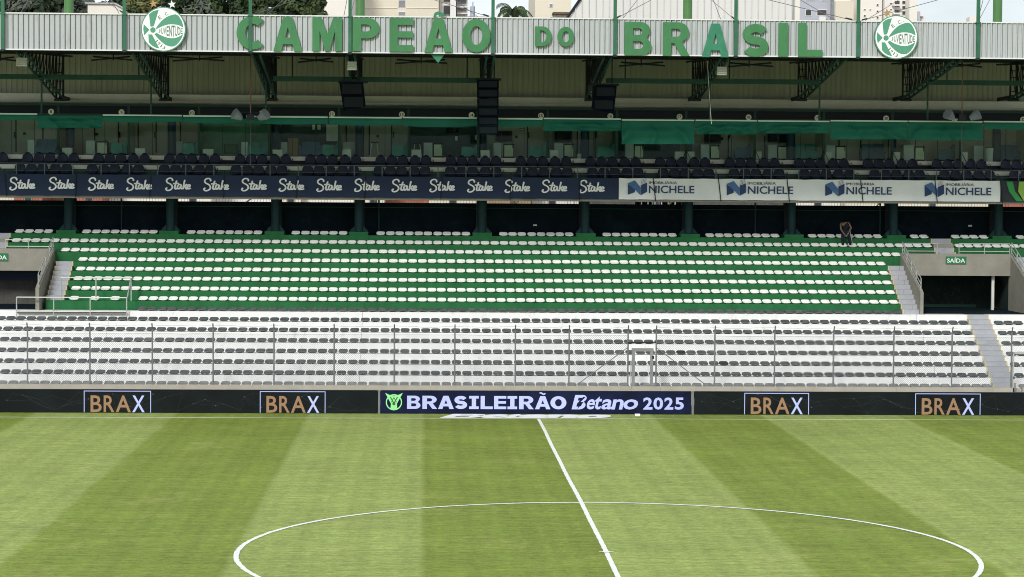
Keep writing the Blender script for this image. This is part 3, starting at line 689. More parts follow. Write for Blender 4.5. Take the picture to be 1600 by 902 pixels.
B(a+.99, a+1.05, FY-.1, FY-.02, .4, az(553, FY, 1590)).build('gate_post', 'rail_grey', g2); B(a+.0, a+.05, FY-.14, FY-.1, 1.2, 1.3).build('latch', 'black_seat', g2)

# ==================================================================== LOWER CONCOURSE, COLUMNS
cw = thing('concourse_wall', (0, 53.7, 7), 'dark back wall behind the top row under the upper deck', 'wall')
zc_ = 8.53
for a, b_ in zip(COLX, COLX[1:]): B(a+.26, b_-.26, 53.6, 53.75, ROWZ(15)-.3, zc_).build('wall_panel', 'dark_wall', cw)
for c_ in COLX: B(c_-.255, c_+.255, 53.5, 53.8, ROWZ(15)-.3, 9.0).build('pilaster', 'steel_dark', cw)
for n_, c_ in enumerate(COLX):
    if n_ in (0, 11): continue
    t = thing('column', (c_, 52.8, ROWZ(15)), 'dark teal column with flared foot on the top row, %s from the left' % nth(n_), 'column', 'columns under the upper deck')
    MB().tube((c_, 52.8, ROWZ(15)+.18), (c_, 52.8, 8.84), .22 if n_ != 8 else .20, 16).build('shaft', 'column_green', t, smooth=False)
    B(c_-.46, c_+.46, 52.0, 53.2, ROWZ(15)+.001, ROWZ(15)+.165).build('pedestal', 'green_paint', t)
    for s in (-1, 1): MB().prism_xz([(c_+s*.2, ROWZ(15)+.166), (c_+s*.44, ROWZ(15)+.166), (c_+s*.38, ROWZ(15)+.27), (c_+s*.2, ROWZ(15)+.45)], 52.72, 52.88).build('foot_plate', 'column_green', t)
for px, dz in ((190, .0), (592, .0), (1180, .0), (1375, .0)):
    x = ax(px, 53.55, 340); MB().tube((x, 53.54, ROWZ(15)), (x, 53.54, zc_+.2), .045, 8).build('drain_pipe', 'column_green', cw)
MB().tube((XMIN, 53.5, 8.30), (XMAX, 53.5, 8.30), .018, 5).build('conduit', 'steel_green', cw)
for px, py in ((1516, 353), (836, 352)):
    p = at(px, py, 53.55); B(p.x-.09, p.x+.09, 53.56, 53.598, p.z-.04, p.z+.04).build('notice_plate', 'cube_white', cw)
# ==================================================================== UPPER DECK
DZ = 8.86
dk = thing('upper_deck', (0, 51, DZ), 'upper deck of the stand with two stepped rows of navy seats', 'balcony')
B(XMIN, XMAX, 50.05, 58, DZ, DZ+.25).build('deck_slab', 'dark_concrete', dk)
B(XMIN, XMAX, 49.95, 50.05, DZ-.20, DZ+.1).build('edge_beam', 'concrete', dk)
for c_ in COLX: B(c_-.2, c_+.2, 50.2, 58, DZ-.12, DZ-.001).build('crossbeam', 'steel_dark', dk)
D1 = 9.76; D2 = 10.33      # the two seat treads
GZ = az(247, 52.6)
B(XMIN, XMAX, 50.35, 51.25, D1-.6, D1).build('tread', 'dark_concrete', dk)
B(XMIN, XMAX, 51.26, 52.3, D1-.1, 10.02).build('riser_base', 'steel_green', dk)
B(XMIN, XMAX, 51.255, 52.3, 10.022, 10.22).build('riser', 'cube_white', dk)
B(XMIN, XMAX, 51.262, 52.3, 10.222, D2-.08).build('tread', 'steel_green', dk)
B(XMIN, XMAX, 52.31, 52.52, D2-.3, 10.50).build('riser_base', 'steel_dark', dk)
B(XMIN, XMAX, 52.30, 52.52, 10.502, 10.70).build('riser', 'cube_white', dk)
B(XMIN, XMAX, 52.35, 58, GZ-.25, GZ-.035).build('box_floor', 'dark_concrete', dk)
# netting below the deck
nt_ = MB(); x = XMIN
while x < XMAX: nt_.box(x-.006, x+.006, 53.62, 53.632, zc_, DZ); x += .14
nt_.box(XMIN, XMAX, 53.61, 53.618, zc_+.12, zc_+.132)
tag(nt_.build('vent_grille', 'wire', cw), kind='stuff')
# banners on the front
BY = 49.85; bz0, bz1 = az(310.5, BY), az(277.5, BY)
def waving(x0, x1, z0, z1, Y, n_=40, amp=.018, seed=0):
    mb = MB(); o = []
    for i in range(n_+1):
        x = x0+(x1-x0)*i/n_
        for j in range(5):
            z = z0+(z1-z0)*j/4; k = noise.noise(Vector((x*1.3, z*2.1, seed)))
            o.append((x, Y+amp*k*(1 if 0 < j < 4 else .6), z+(.02*noise.noise(Vector((x*1.7, j, seed+9))) if j in (0, 4) else 0)))
    mb.add(o, [(i*5+j, (i+1)*5+j, (i+1)*5+j+1, i*5+j+1) for i in range(n_) for j in range(4)])
    b_ = len(mb.v); mb.add([(x, y+.012, z) for x, y, z in o], [((i+1)*5+j, i*5+j, i*5+j+1, (i+1)*5+j+1) for i in range(n_) for j in range(4)])
    return mb
nx0 = ax(967, BY, 295)
def strap(px, lean, t, m_='steel_dark'):
    x = ax(px, BY, 295); MB().tube((x-lean, BY-.05, bz1+.22), (x+lean, BY-.05, bz0-.06), .022, 5).build('strap', m_, t)
tn = thing('advertising_banner', (-10, BY, bz0), 'navy banner repeating the word Stake along the upper deck front', 'banner', 'banners on the deck front')
waving(XMIN, nx0-.01, bz0, bz1, BY, 160).build('cloth', 'banner_navy', tn)
STK = [[(7.3, 14.2), (7.0, 16.2), (5, 17.3), (2.4, 16.2), (1.3, 13.8), (2.4, 11.6), (4.8, 10.2), (6.8, 8), (6.9, 5), (4.6, 2.6), (2, 2.2), (.6, 3.8), (1.6, 5.4)],
       [(11.4, 14), (10.2, 9.5), (9.5, 5.6), (10.2, 4.1), (11.8, 4.6)], [(8.2, 10.6), (13, 11)],
       [(15.8, 9.0), (14.2, 9.7), (12.6, 8), (12.3, 5.4), (13.3, 4.2), (14.8, 5.4), (15.9, 9), (15.6, 5.4), (16.4, 4.3), (17.2, 4.8)],
       [(19.5, 14.8), (18.6, 9.5), (17.9, 4.2)], [(21.4, 9.8), (19.9, 7.8), (18.5, 7.2), (20.1, 6.4), (20.8, 4.4), (21.8, 4.2)],
       [(22.2, 6.6), (24.3, 7.0), (24.9, 8.6), (23.7, 9.4), (22.4, 8.2), (22.1, 5.8), (23.2, 4.3), (25.4, 5.0)]]
smb = MB(); u_ = 1.2/25.5*.98
for j, s_ in enumerate(STK): stroke(smb, smooth_pts(s_, 4), 1.75, lambda a: (a-13)*u_, lambda b_: (b_-9.5)*u_*.82, -.0015*j, .004)
STM = smb.mesh('stake_lettering', 'print_white')
for px in (35, 96.5, 158, 217.5, 278.5, 338, 397, 455.5, 514.5, 573.5, 632, 691, 750, 808.5, 866.5, 925, -25, -85):
    p = at(px, 288.3 if px < 500 else 289.3, BY-.04); yy = 290+(px-500)*.0075-4*(1 if px < 100 else .6 if px < 400 else .35) + 0
    p = at(px, [287.5, 288, 288.5, 289, 289.5, 290, 290.5, 291, 291.5, 292][max(0, min(9, int(px/100)))], BY-.04)
    link('lettering', STM, (p.x+10, -.045, p.z-bz0), tn)
for px in (9, 119, 235, 350, 464, 571, 690, 798, 906): strap(px, -.03 if px != 9 else .06, tn)
nx1 = ax(1563, BY, 295)
tw = thing('advertising_banner', (14, BY, bz0), 'white banner repeating IMOBILIÁRIA NICHELE along the upper deck front', 'banner', 'banners on the deck front')
waving(nx0, nx1, bz0, bz1, BY, 110, seed=3).build('cloth', 'banner_white', tw)
for px in (1022, 1124, 1231, 1346, 1462, 1564): strap(px, .075, tw)
for px in (981, 1135.5, 1289.5, 1445):
    dyp = (px-981)*.0065
    Q = lambda a, b_: at(px+a, 280+b_+dyp, BY-.04)
    def poly(pts, mm, d): MB().prism_xz([(Q(a, b_).x, Q(a, b_).z) for a, b_ in pts], BY-.034-d, BY-.03-d).build('logo', mm, tw)
    poly([(0, 7), (0, 24.5), (11, 20.5), (11, 16)], 'print_navy', 0); poly([(0, 6.5), (11, 2), (20, 13), (20, 25)], 'print_blue', .005)
    poly([(20.5, 10), (30, 5.5), (30, 20), (20.5, 25)], 'print_navy', .01)
    for k in range(5):
        a, c_ = Q(20.5, 2+k*1.9), Q(29, -.8+k*1.7); MB().tube((a.x, BY-.035, a.z), (c_.x, BY-.035, c_.z), .006, 4).build('logo', 'print_navy', tw)
    a, c_ = Q(33, 22), Q(104, 10.5)
    text(MB(), 'NICHELE', a.x, c_.x, a.z, c_.z, BY-.036, .004, off=.012).build('lettering', 'print_navy', tw)
    a, c_ = Q(33, 7.6), Q(77, 3.5); text(MB(), 'IMOBILIÁRIA', a.x, c_.x, a.z, c_.z+.02, BY-.036, .004).build('lettering', 'seam_dark', tw)
tb = thing('advertising_banner', (25, BY, bz0), 'black banner with green rings at the right end of the deck front', 'banner', 'banners on the deck front')
waving(nx1+.01, XMAX, bz0, bz1, BY, 20, seed=5).build('cloth', 'banner_black', tb)
a = ax(1590, BY, 295); MB().prism_xz([(a-.55, bz1-.03), (a-.25, bz1-.03), (a-.13, (bz0+bz1)/2), (a+.25, bz0+.03), (a-.05, bz0+.03), (a-.42, (bz0+bz1)/2)], BY-.04, BY-.035).build('ring_print', 'print_green', tb)
MB().prism_xz([(a+.05, bz1-.03), (a+.75, bz1-.03), (a+.75, bz0+.03), (a+.3, bz0+.03), (a+.02, (bz0+bz1)/2)], BY-.04, BY-.035).build('ring_print', 'print_lime', tb)
# deck rail
dr = thing('deck_rail', (0, 50.25, D1), 'thin grey rail in front of the navy seats on the upper deck', 'railing')
zr = az(260.5, 50.25, 800)
MB().tube((XMIN, 50.25, zr), (XMAX, 50.25, zr), .018, 6).build('rail_bar', 'deck_rail_grey', dr)
MB().tube((XMIN, 50.25, zr-.34), (XMAX, 50.25, zr-.34), .006, 6).build('rail_bar', 'deck_rail_grey', dr)
pxs_ = 26
x = ax(26, 50.25, 270)-1.31*4
while x < XMAX: B(x-.022, x+.022, 50.22, 50.24, DZ+.25, zr).build('post', 'deck_rail_grey', dr); x += 1.307
# navy seats: back, base, arm
def navy_seat():
    sh = MB(); o = []; nx_, nz = 8, 5
    for sgn in (0, 1):
        for j in range(nz+1):
            v = j/nz; wdt = .252*(1-.2*v**3)*(1 if v < .95 else .72)
            for i in range(nx_+1):
                u = i/nx_*2-1
                o.append((u*wdt, .06*v-.05*abs(u)**2+sgn*.04, .10+v*.46-.09*(abs(u)**3)*(v**2)))
    k = (nx_+1)*(nz+1); f = []
    for j in range(nz):
        for i in range(nx_):
            a = j*(nx_+1)+i; f.append((a, a+1, a+nx_+2, a+nx_+1)); f.append((a+k, a+k+nx_+1, a+k+nx_+2, a+k+1))
    for i in range(nx_): a = nz*(nx_+1)+i; f.append((a, a+1, a+1+k, a+k))
    for j in range(nz):
        a = j*(nx_+1); f.append((a+nx_+1, a+nx_+1+k, a+k, a)); a += nx_; f.append((a, a+k, a+k+nx_+1, a+nx_+1))
    sh.add(o, f); back_ = sh.mesh('backrest', 'navy_seat', smooth=True)
    st = MB(); prof = [(-.38, .05), (-.40, .09), (-.36, .14), (-.1, .14), (.04, .14), (.04, .05)]; o = []
    for i in range(7):
        u = i/6*2-1
        for y, z in prof: o.append((u*.225, y*(1-.1*abs(u)**3), z+.015*u*u))
    n_ = len(prof); f = [(i*n_+j, i*n_+(j+1) % n_, (i+1)*n_+(j+1) % n_, (i+1)*n_+j) for i in range(6) for j in range(n_)]+[tuple(range(n_-1, -1, -1)), tuple(6*n_+i for i in range(n_))]
    st.add(o, f); pan = st.mesh('seat_pan', 'navy_seat', smooth=True)
    leg = MB().box(-.03, .03, -.02, .03, 0, .10).box(-.16, .16, -.05, .06, 0, .02).mesh('leg', 'steel_dark')
    return back_, pan, leg
NB, NP, NL = navy_seat()
GRP0, GSTEP = -23.33-3.33, 3.3288
gi = 0
offs = [0, .53, 1.05, 1.64, 2.16]
vis_group = 0
for k in range(0, 17):
    anyv = False
    for row, (Y, zt2, dx, rn_) in enumerate(((50.85, D1, -.20+k*.025, 'front'), (51.85, D2-.08, 0, 'rear'))):
        idx = 0
        for j, of in enumerate(offs):
            x = GRP0+GSTEP*k+of+(dx if row == 0 else 0)
            if not visible(x, Y, zt2+.4): continue
            anyv = True
            t = thing('padded_seat', (x, Y, zt2), 'navy seat, %s from left in the %s row of %s seat group from left' % (nth(j+1), rn_, nth(k+1 if k > 0 else 1)), 'seat', 'navy seats on the upper deck')
            link('backrest', NB, (0, 0, 0), t); link('seat_pan', NP, (0, 0, 0), t); link('leg', NL, (0, 0, 0), t)
        if row == 0 or True:
            x = GRP0+GSTEP*k+2.16+.30+(dx if row == 0 else 0)
            if visible(x, Y, zt2+.4):
                MB().path([(x-.03, Y, zt2+.25), (x+.05, Y-.2, zt2+.33), (x+.05, Y-.34, zt2+.26), (x-.02, Y-.36, zt2+.1)], .014, 5).build('handrail', 'steel_dark', dk)

# ==================================================================== HOSPITALITY BOXES
GY = 52.6; BX0, BSTEP = -22.01, 3.3285
zgt = az(186, GY); ztr = az(171, GY)
hb = thing('hospitality_boxes', (0, GY, GZ), 'row of glass fronted hospitality boxes behind the navy seats', 'building')
NBX = 17
walls = {0: 'box_wall', 1: 'box_wall', 2: 'box_wall', 3: 'box_wall', 4: 'box_wall_green', 5: 'box_wall_dark', 6: 'box_wall', 7: 'box_wall_dark', 8: 'box_wall', 9: 'box_wall', 10: 'box_wall_dark', 11: 'box_wall', 12: 'box_wall', 13: 'box_wall', 14: 'box_wall', 15: 'box_wall', 16: 'box_wall'}
for k in range(-1, NBX-2):
    x0 = BX0+BSTEP*k; x1 = x0+BSTEP
    B(x0-.055, x0+.055, GY-.04, GY+.06, GZ-.03, zgt).build('frame_post', 'frame_green', hb)
    for q in (0, 1, 2):
        a = x0+.06+q*(BSTEP-.12)/3; b_ = a+(BSTEP-.12)/3
        B(a+.012, b_-.012, GY, GY+.012, GZ-.03, zgt).build('glass_pane', 'glass', hb)
        if q: B(a-.012, a+.012, GY-.015, GY+.02, GZ-.03, zgt).build('mullion', 'frame_green', hb)
    B(x0+.06, x1-.06, GY, GY+.012, zgt+.09, ztr).build('glass_pane', 'screen_dark', hb)
    B(x0-.058, x0+.058, GY-.01, GY+.03, zgt+.092, ztr).build('frame_post', 'frame_green', hb)
    B(x0+.03, x1-.03, 54.9, 55.0, GZ, 13.2).build('rear_wall', walls[k+2], hb)
    B(x0-.03, x0+.03, GY+.08, 54.9, GZ, zgt).build('partition', 'box_wall' if walls[k+2] == 'box_wall' else 'box_wall_green', hb)
B(XMIN, XMAX, GY-.06, GY+.08, zgt+.002, zgt+.09).build('frame_rail', 'frame_green', hb)
B(XMIN, XMAX, GY-.06, GY+.08, ztr+.002, ztr+.12).build('frame_rail', 'frame_green', hb)
B(XMIN, XMAX, GY+.09, 55.1, 13.2, 13.3).build('box_ceiling', 'box_wall', hb)
B(XMIN, XMAX, GY+.1, 54.9, GZ-.028, GZ-.01).build('carpet', 'cabinet_grey', hb)
for px, y0, y1 in ((25, 186, 243), (67, 186, 243), (148, 190, 243), (185, 188, 243), (216, 190, 243), (244, 190, 243), (282, 190, 243), (541, 192, 245), (577, 192, 245), (612, 192, 245), (824, 196, 247), (902, 204, 247), (930, 204, 247), (1138, 209, 250), (1195, 209, 250), (1311, 215, 225), (1345, 215, 250)):
    x = ax(px, 54.88, 220); B(x-.03, x+.03, 54.86, 54.89, az(y1, 54.87), az(y0, 54.87)).build('door_seam', 'seam_dark', hb)
for px, py in ((38, 209), (151, 210), (807, 214), (590, 213), (1128, 217)):
    p = at(px, py, 54.85); B(p.x-.06, p.x+.06, 54.84, 54.89, p.z-.06, p.z+.06).build('wall_switch', 'seam_dark', hb)
for px in (23, 187, 242, 615, 826, 932, 1140): p = at(px, 211, 54.85); B(p.x-.03, p.x+.03, 54.78, 54.855, p.z-.15, p.z+.15).build('door_handle', 'seam_dark', hb)
def boxno(x):
    k = math.floor((x-BX0)/BSTEP)+2; return k
def near(x):
    k = boxno(x); return 'in the %s glass box from left' % nth(max(1, k))
def px_box(x0p, x1p, y0p, y1p, Y, dep, mname, name, label, cat, parts=None):
    a, b_ = at(x0p, y0p, Y), at(x1p, y1p, Y); z0 = GZ-.008
    t = thing(name, ((a.x+b_.x)/2, Y, z0), label % near((a.x+b_.x)/2), cat, name.replace('_', ' ')+'s in the boxes')
    return t, a.x, b_.x, z0, a.z
def cabinet(x0p, x1p, y0p, mname='cabinet_grey', name='cabinet', label='pale grey cabinet %s', Y=53.9, cat='cabinet'):
    t, a, b_, z0, z1 = px_box(x0p, x1p, y0p, 245, Y, .5, mname, name, label, cat)
    B(a, b_, Y, Y+.5, z0+.05, z1).build('body', mname, t); B(a+.02, b_-.02, Y+.02, Y+.45, z0, z0+.05).build('plinth', 'seam_dark', t)
    if cat == 'fridge':
        B(a+.035, b_-.035, Y-.03, Y-.002, z0+.1, z1-.06).build('door', 'fridge_green', t); B(b_-.09, b_-.06, Y-.06, Y-.03, z0+.5, z0+.8).build('handle', 'seam_dark', t)
    else: B(a+.02, b_-.02, Y-.02, Y-.001, z0+.08, z1-.03).build('door', mname, t)
def cube(x0p, x1p, y0p):
    t, a, b_, z0, z1 = px_box(x0p, x1p, y0p, 245, 52.75, .4, 'cube_white', 'side_table', 'white cube table standing behind the glass %s', 'table')
    B(a, b_, 52.75, 53.15, z0+.02, z1-.03).build('body', 'cube_white', t); B(a-.01, b_+.01, 52.74, 53.16, z1-.03, z1).build('table_top', 'cube_white', t)
def armchair(x0p, x1p, y0p, mname='furniture_teal', flip=False):
    Y = 53.6; t, a, b_, z0, z1 = px_box(x0p, x1p, y0p, 247, Y, .7, mname, 'armchair', ('teal' if 'teal' in mname else 'blue grey')+' high-backed armchair %s', 'armchair')
    w_ = b_-a; f = (lambda u: b_-u*w_) if flip else (lambda u: a+u*w_); h = z1-z0; sh = min(.46, h*.6)
    MB().prism_xz([(f(.05), z0+.1), (f(.05), z0+sh), (f(.62), z0+sh), (f(.9), z0+sh), (f(.95), z0+.1)], Y, Y+.65).build('seat', mname, t)
    MB().prism_xz([(f(.62), z0+sh+.003), (f(.78), z0+h*.86), (f(.86), z1), (f(1), z1-.03), (f(.97), z0+sh+.003)], Y+.03, Y+.62).build('backrest', mname, t)
    MB().prism_xz([(f(0), z0+.08), (f(0), z0+sh+.1), (f(.08), z0+sh+.17), (f(.66), z0+sh+.13), (f(.7), z0+.08)], Y-.1, Y-.003).build('armrest', mname, t)
    B(min(f(.1), f(.9)), max(f(.1), f(.9)), Y+.05, Y+.6, z0, z0+.098).build('leg', 'seam_dark', t)
def sofa(x0p, x1p, y0p, mname='furniture_blue'):
    Y = 53.95; t, a, b_, z0, z1 = px_box(x0p, x1p, y0p, 247, Y, .8, mname, 'sofa', ('dark teal' if 'teal' in mname else 'blue grey')+' sofa along the rear wall %s', 'sofa')
    sh = (z1-z0)*.5; n_ = 2; cw_ = (b_-a-.2)/n_
    B(a+.1, b_-.1, Y+.05, Y+.7, z0+.1, z0+sh-.1).build('base', mname, t)
    for i in range(n_):
        B(a+.105+i*cw_, a+.095+(i+1)*cw_, Y, Y+.6, z0+sh-.098, z0+sh+.05).build('cushion', mname, t)
        B(a+.11+i*cw_, a+.09+(i+1)*cw_, Y+.5, Y+.8, z0+sh+.052, z1).build('backrest', mname, t)
    for s in (a, b_-.097): B(s, s+.097, Y-.02, Y+.78, z0+.06, z0+sh+.2).build('armrest', mname, t)
def screen(x0p, x1p, y0p, y1p):
    a, b_ = at(x0p, y0p, 54.6), at(x1p, y1p, 54.6)
    t = thing('television', ((a.x+b_.x)/2, 54.6, b_.z), 'dark wall television %s' % near((a.x+b_.x)/2), 'television', 'televisions in the boxes')
    B(a.x, b_.x, 54.6, 54.68, b_.z, a.z).build('bezel', 'seam_dark', t); B(a.x+.04, b_.x-.04, 54.59, 54.598, b_.z+.04, a.z-.04).build('screen', 'screen_dark', t); B((a.x+b_.x)/2-.1, (a.x+b_.x)/2+.1, 54.68, 54.9, b_.z+.2, a.z-.2).build('bracket', 'seam_dark', t)
def picture(x0p, x1p, y0p, y1p, mm='cube_white', label='pale framed poster on the rear wall %s'):
    a, b_ = at(x0p, y0p, 54.8), at(x1p, y1p, 54.8)
    t = thing('poster', ((a.x+b_.x)/2, 54.8, b_.z), label % near((a.x+b_.x)/2), 'poster', 'posters in the boxes')
    B(a.x, b_.x, 54.8, 54.86, b_.z, a.z).build('frame', 'seam_dark', t); B(a.x+.03, b_.x-.03, 54.79, 54.798, b_.z+.03, a.z-.03).build('sheet', mm, t)
cabinet(43, 55, 219); sofa(52, 90, 217); cube(97, 112, 231)
cabinet(134, 148, 220); cabinet(151, 168, 221, 'seam_dark', 'fridge', 'small fridge with pale green door %s', cat='fridge'); armchair(174, 200, 219)
cube(211, 226, 232); cabinet(273, 286, 221); armchair(286, 312, 218); picture(288, 304, 223, 232)
cube(317, 333, 233); cabinet(377, 387, 222); sofa(388, 424, 222, 'furniture_teal'); picture(350, 371, 226, 240, 'sign_green', 'dark green sheet hung on the rear wall %s')
cube(426, 441, 234); cabinet(429, 449, 222); cabinet(450, 466, 216, 'wood', 'locker', 'brown wooden locker %s', cat='locker'); sofa(467, 503, 221); armchair(504, 531, 222)
picture(487, 494, 194, 204); picture(495, 502, 194, 204, label='second pale framed poster on the rear wall %s'); picture(509, 531, 193, 222, label='large white board on the rear wall %s')
cube(535, 549, 234); cabinet(536, 555, 222); armchair(613, 639, 222); cube(643, 658, 234); cabinet(662, 676, 223); cabinet(677, 692, 224, 'seam_dark', 'fridge', 'small fridge with pale green door %s', cat='fridge')
armchair(721, 747, 226); picture(697, 716, 200, 208, 'screen_dark', 'dark poster with faint letters on the rear wall %s'); picture(709, 716, 212, 221); picture(741, 748, 210, 220, label='second small pale framed poster %s')
cube(751, 765, 235); cabinet(771, 785, 223.5); cabinet(787, 803, 225, 'seam_dark', 'fridge', 'small fridge with pale green door %s', cat='fridge'); armchair(827, 856, 222); screen(775, 800, 205, 221); picture(812, 819, 201, 205)
cube(859, 872, 235); cabinet(866, 880, 224); cabinet(881, 897, 225, 'seam_dark', 'fridge', 'small fridge with pale green door %s', cat='fridge'); screen(867, 894, 205, 222); armchair(933, 963, 223)
cabinet(977, 990, 225); cabinet(991, 1006, 226, 'seam_dark', 'fridge', 'small fridge with pale green door %s', cat='fridge'); cube(1055, 1070, 237); cube(1074, 1085, 237)
cabinet(1095, 1109, 226); cabinet(1110, 1125, 227, 'seam_dark', 'fridge', 'small fridge with pale green door %s', cat='fridge'); screen(1101, 1126, 209, 225); armchair(1148, 1176, 224, 'furniture_blue')
cube(1181, 1190, 237); screen(1200, 1236, 209, 223); cabinet(1200, 1214, 227); cabinet(1215, 1231, 228, 'seam_dark', 'fridge', 'small fridge with pale green door %s', cat='fridge'); sofa(1243, 1280, 225, 'furniture_teal')
cube(1288, 1300, 238); cabinet(1291, 1305, 227); cabinet(1306, 1322, 228, 'seam_dark', 'fridge', 'small fridge with pale green door %s', cat='fridge'); sofa(1347, 1391, 225)
cube(1395, 1406, 238); cabinet(1412, 1428, 227); cabinet(1429, 1445, 229, 'seam_dark', 'fridge', 'small fridge with pale green door %s', cat='fridge'); armchair(1467, 1497, 225, 'furniture_blue')
cube(1503, 1512, 238); cabinet(1522, 1537, 228); sofa(1565, 1600, 226)
def stool(px, y0p):
    p = at(px, y0p, 53.2); z0 = GZ-.008
    t = thing('bar_stool', (p.x, 53.2, z0), 'tall bar stool with pale legs %s' % near(p.x), 'stool', 'bar stools in the boxes')
    MB().tube((p.x, 53.2, p.z-.05), (p.x, 53.2, p.z), .18, 12).build('seat', 'seam_dark', t)
    for a, b_ in ((-1, -1), (1, -1), (-1, 1), (1, 1)): MB().tube((p.x+a*.12, 53.2+b_*.12, p.z-.05), (p.x+a*.22, 53.2+b_*.2, z0), .016, 5).build('leg', 'cube_white', t)
stool(585, 222); stool(652, 224)
def bin_(px, y0p, r_):
    p = at(px, y0p, 53.3); z0 = GZ-.008; t = thing('waste_bin', (p.x, 53.3, z0), 'round grey bin with dark lid %s' % near(p.x), 'bin', 'bins in the boxes')
    MB().tube((p.x, 53.3, z0), (p.x, 53.3, p.z-.04), r_*.85, 12, r2=r_).build('body', 'cabinet_grey', t); MB().tube((p.x, 53.3, p.z-.04), (p.x, 53.3, p.z), r_*1.08, 12).build('lid', 'seam_dark', t)
bin_(905, 239, .12); bin_(1546, 230, .2)
for k in range(-1, 14):     # hinged easels of black bars beside a few posts
    if k in (0, 9, 10, 11, 12, 13):
        x = BX0+BSTEP*k; t = thing('glass_prop', (x, 52.4, GZ), 'black slanting props at the foot of the %s glass post' % nth(k+2), 'prop', 'props at the glass posts')
        MB().tube((x, GY-.08, GZ+.45), (x+.22, GY-.25, GZ-.03), .016, 5).build('bar', 'seam_dark', t); MB().tube((x, GY-.08, GZ+.45), (x-.18, GY-.25, GZ-.03), .016, 5).build('bar', 'seam_dark', t)
for n_, c_ in enumerate(COLX):
    if n_ in (0, 11): continue
    t = thing('column', (c_, 53.35, GZ), 'round dark blue column behind the box glass, %s from the left' % nth(n_), 'column', 'columns inside the glass boxes')
    MB().tube((c_, 53.35, GZ-.008), (c_, 53.35, 13.19), .21, 18).build('shaft', 'column_blue', t)
# number discs on the transom
NZ = az(180.5, GY-.1)
for k in range(-1, 15):
    x = BX0+BSTEP*k-.33; 
    if not visible(x, GY, NZ): continue
    n_ = k+8
    t = thing('number_disc', (x, GY-.09, NZ), 'white number disc above the hospitality boxes, %s from the left' % nth(k+2), 'sign', 'number discs above the boxes')
    MB().disc((x, NZ), .14, GY-.09, GY-.07, 20).build('plate', 'cube_white', t)
    text(MB(), str(n_), x-(.08 if n_ > 9 else .045), x+(.08 if n_ > 9 else .045), NZ-.07, NZ+.07, GY-.095, .003, off=.01).build('lettering', 'seam_dark', t)
# ==================================================================== AWNINGS
AY = 45.2
pipe = thing('awning_beam', (0, AY, 12), 'dark green tube carrying the awnings across the stand', 'beam')
for a, b_ in ((-20, 513), (513, 1085), (1085, 1700)):
    p, q = at(a, 180.5+a*.0078 if a > 0 else 180, AY+.12), at(b_, 180.5+b_*.0078, AY+.12); MB().tube(p, q, .035, 8).build('tube', 'frame_green', pipe)
segs = [(-60, 59, 179, 186.5, 1), (59, 160, 181, 199.5, 0), (161, 285, 181.5, 190, 1), (286.5, 400, 182.8, 191.5, 1), (401, 512.5, 184, 193, 1), (514, 628, 185, 194.5, 1), (629.5, 745, 185.3, 197, 1), (746, 848, 186.8, 196.5, 1), (849, 970, 186.8, 204.5, 1), (971, 1084.5, 189, 225, 1), (1086, 1182, 189.6, 209.5, 1), (1183.5, 1295.5, 190.6, 208, 1), (1297, 1417.5, 190.3, 217.5, 1), (1418.5, 1534, 191.2, 219, 1), (1536, 1650, 191.6, 201, 1)]
for i, (a, b_, y0, y1, bar) in enumerate(segs):
    pa, pb = at(a, y0, AY), at(b_, y0, AY); pc = at((a+b_)/2, y1, AY); ztop_ = (pa.z+pb.z)/2; dz = ztop_-pc.z
    deep = dz > .45
    lab = 'green canvas awning, %s, %s from the left' % ('rolled nearly up' if not deep else 'let down in folds', nth(i+1))
    t = thing('awning', ((pa.x+pb.x)/2, AY, pc.z), lab, 'awning', 'awnings before the hospitality boxes')
    n_ = 56; mz = 10; o = []; cen = rs_.uniform(.35, .65); ph = rs_.uniform(0, 6)
    for j in range(mz+1):
        for k in range(n_+1):
            u = k/n_; v = j/mz; fan = (u-cen)*(1-.45*v)
            fold = (.34*v*(1-abs(math.sin(11*fan+2.4*math.sin(1.6*v+ph))))**2.2+.05*v*math.sin(31*fan))*(1 if deep else .5) if dz > .35 else .015*math.sin(9*u+ph)*v
            swag = .10*(1-v)*v*4*abs(math.sin(math.pi*u))*(1 if deep else 0)
            sag = -.05*math.sin(math.pi*u)*v*(1 if not deep else .2)
            o.append((pa.x+(pb.x-pa.x)*u, AY-.05-fold-.06*math.sin(math.pi*v)+swag*math.sin(3*math.pi*v), pa.z+(pb.z-pa.z)*u-dz*v+sag))
    f = [(j*(n_+1)+k, j*(n_+1)+k+n_+1, j*(n_+1)+k+n_+2, j*(n_+1)+k+1) for j in range(mz) for k in range(n_)]
    cm = MB().add(o, f); cm.add([(x, y+.008, z) for x, y, z in o], [q[::-1] for q in f]); cm.build('canvas', 'awning', t, smooth=True)
    MB().tube((pa.x, AY-.04, pc.z+(pa.z-ztop_)), (pb.x, AY-.04, pc.z+(pb.z-ztop_)), .016, 6).build('hem_bar', 'awning', t)
    if bar: MB().box(pa.x+.01, pb.x-.01, AY-.16, AY-.02, pc.z+dz-.005, pc.z+dz+.055).build('cassette', 'awning_bar', t)
    else: MB().tube((pa.x, AY-.03, pa.z+.01), (pb.x, AY-.03, pb.z+.01), .025, 6).build('cassette', 'frame_green', t)
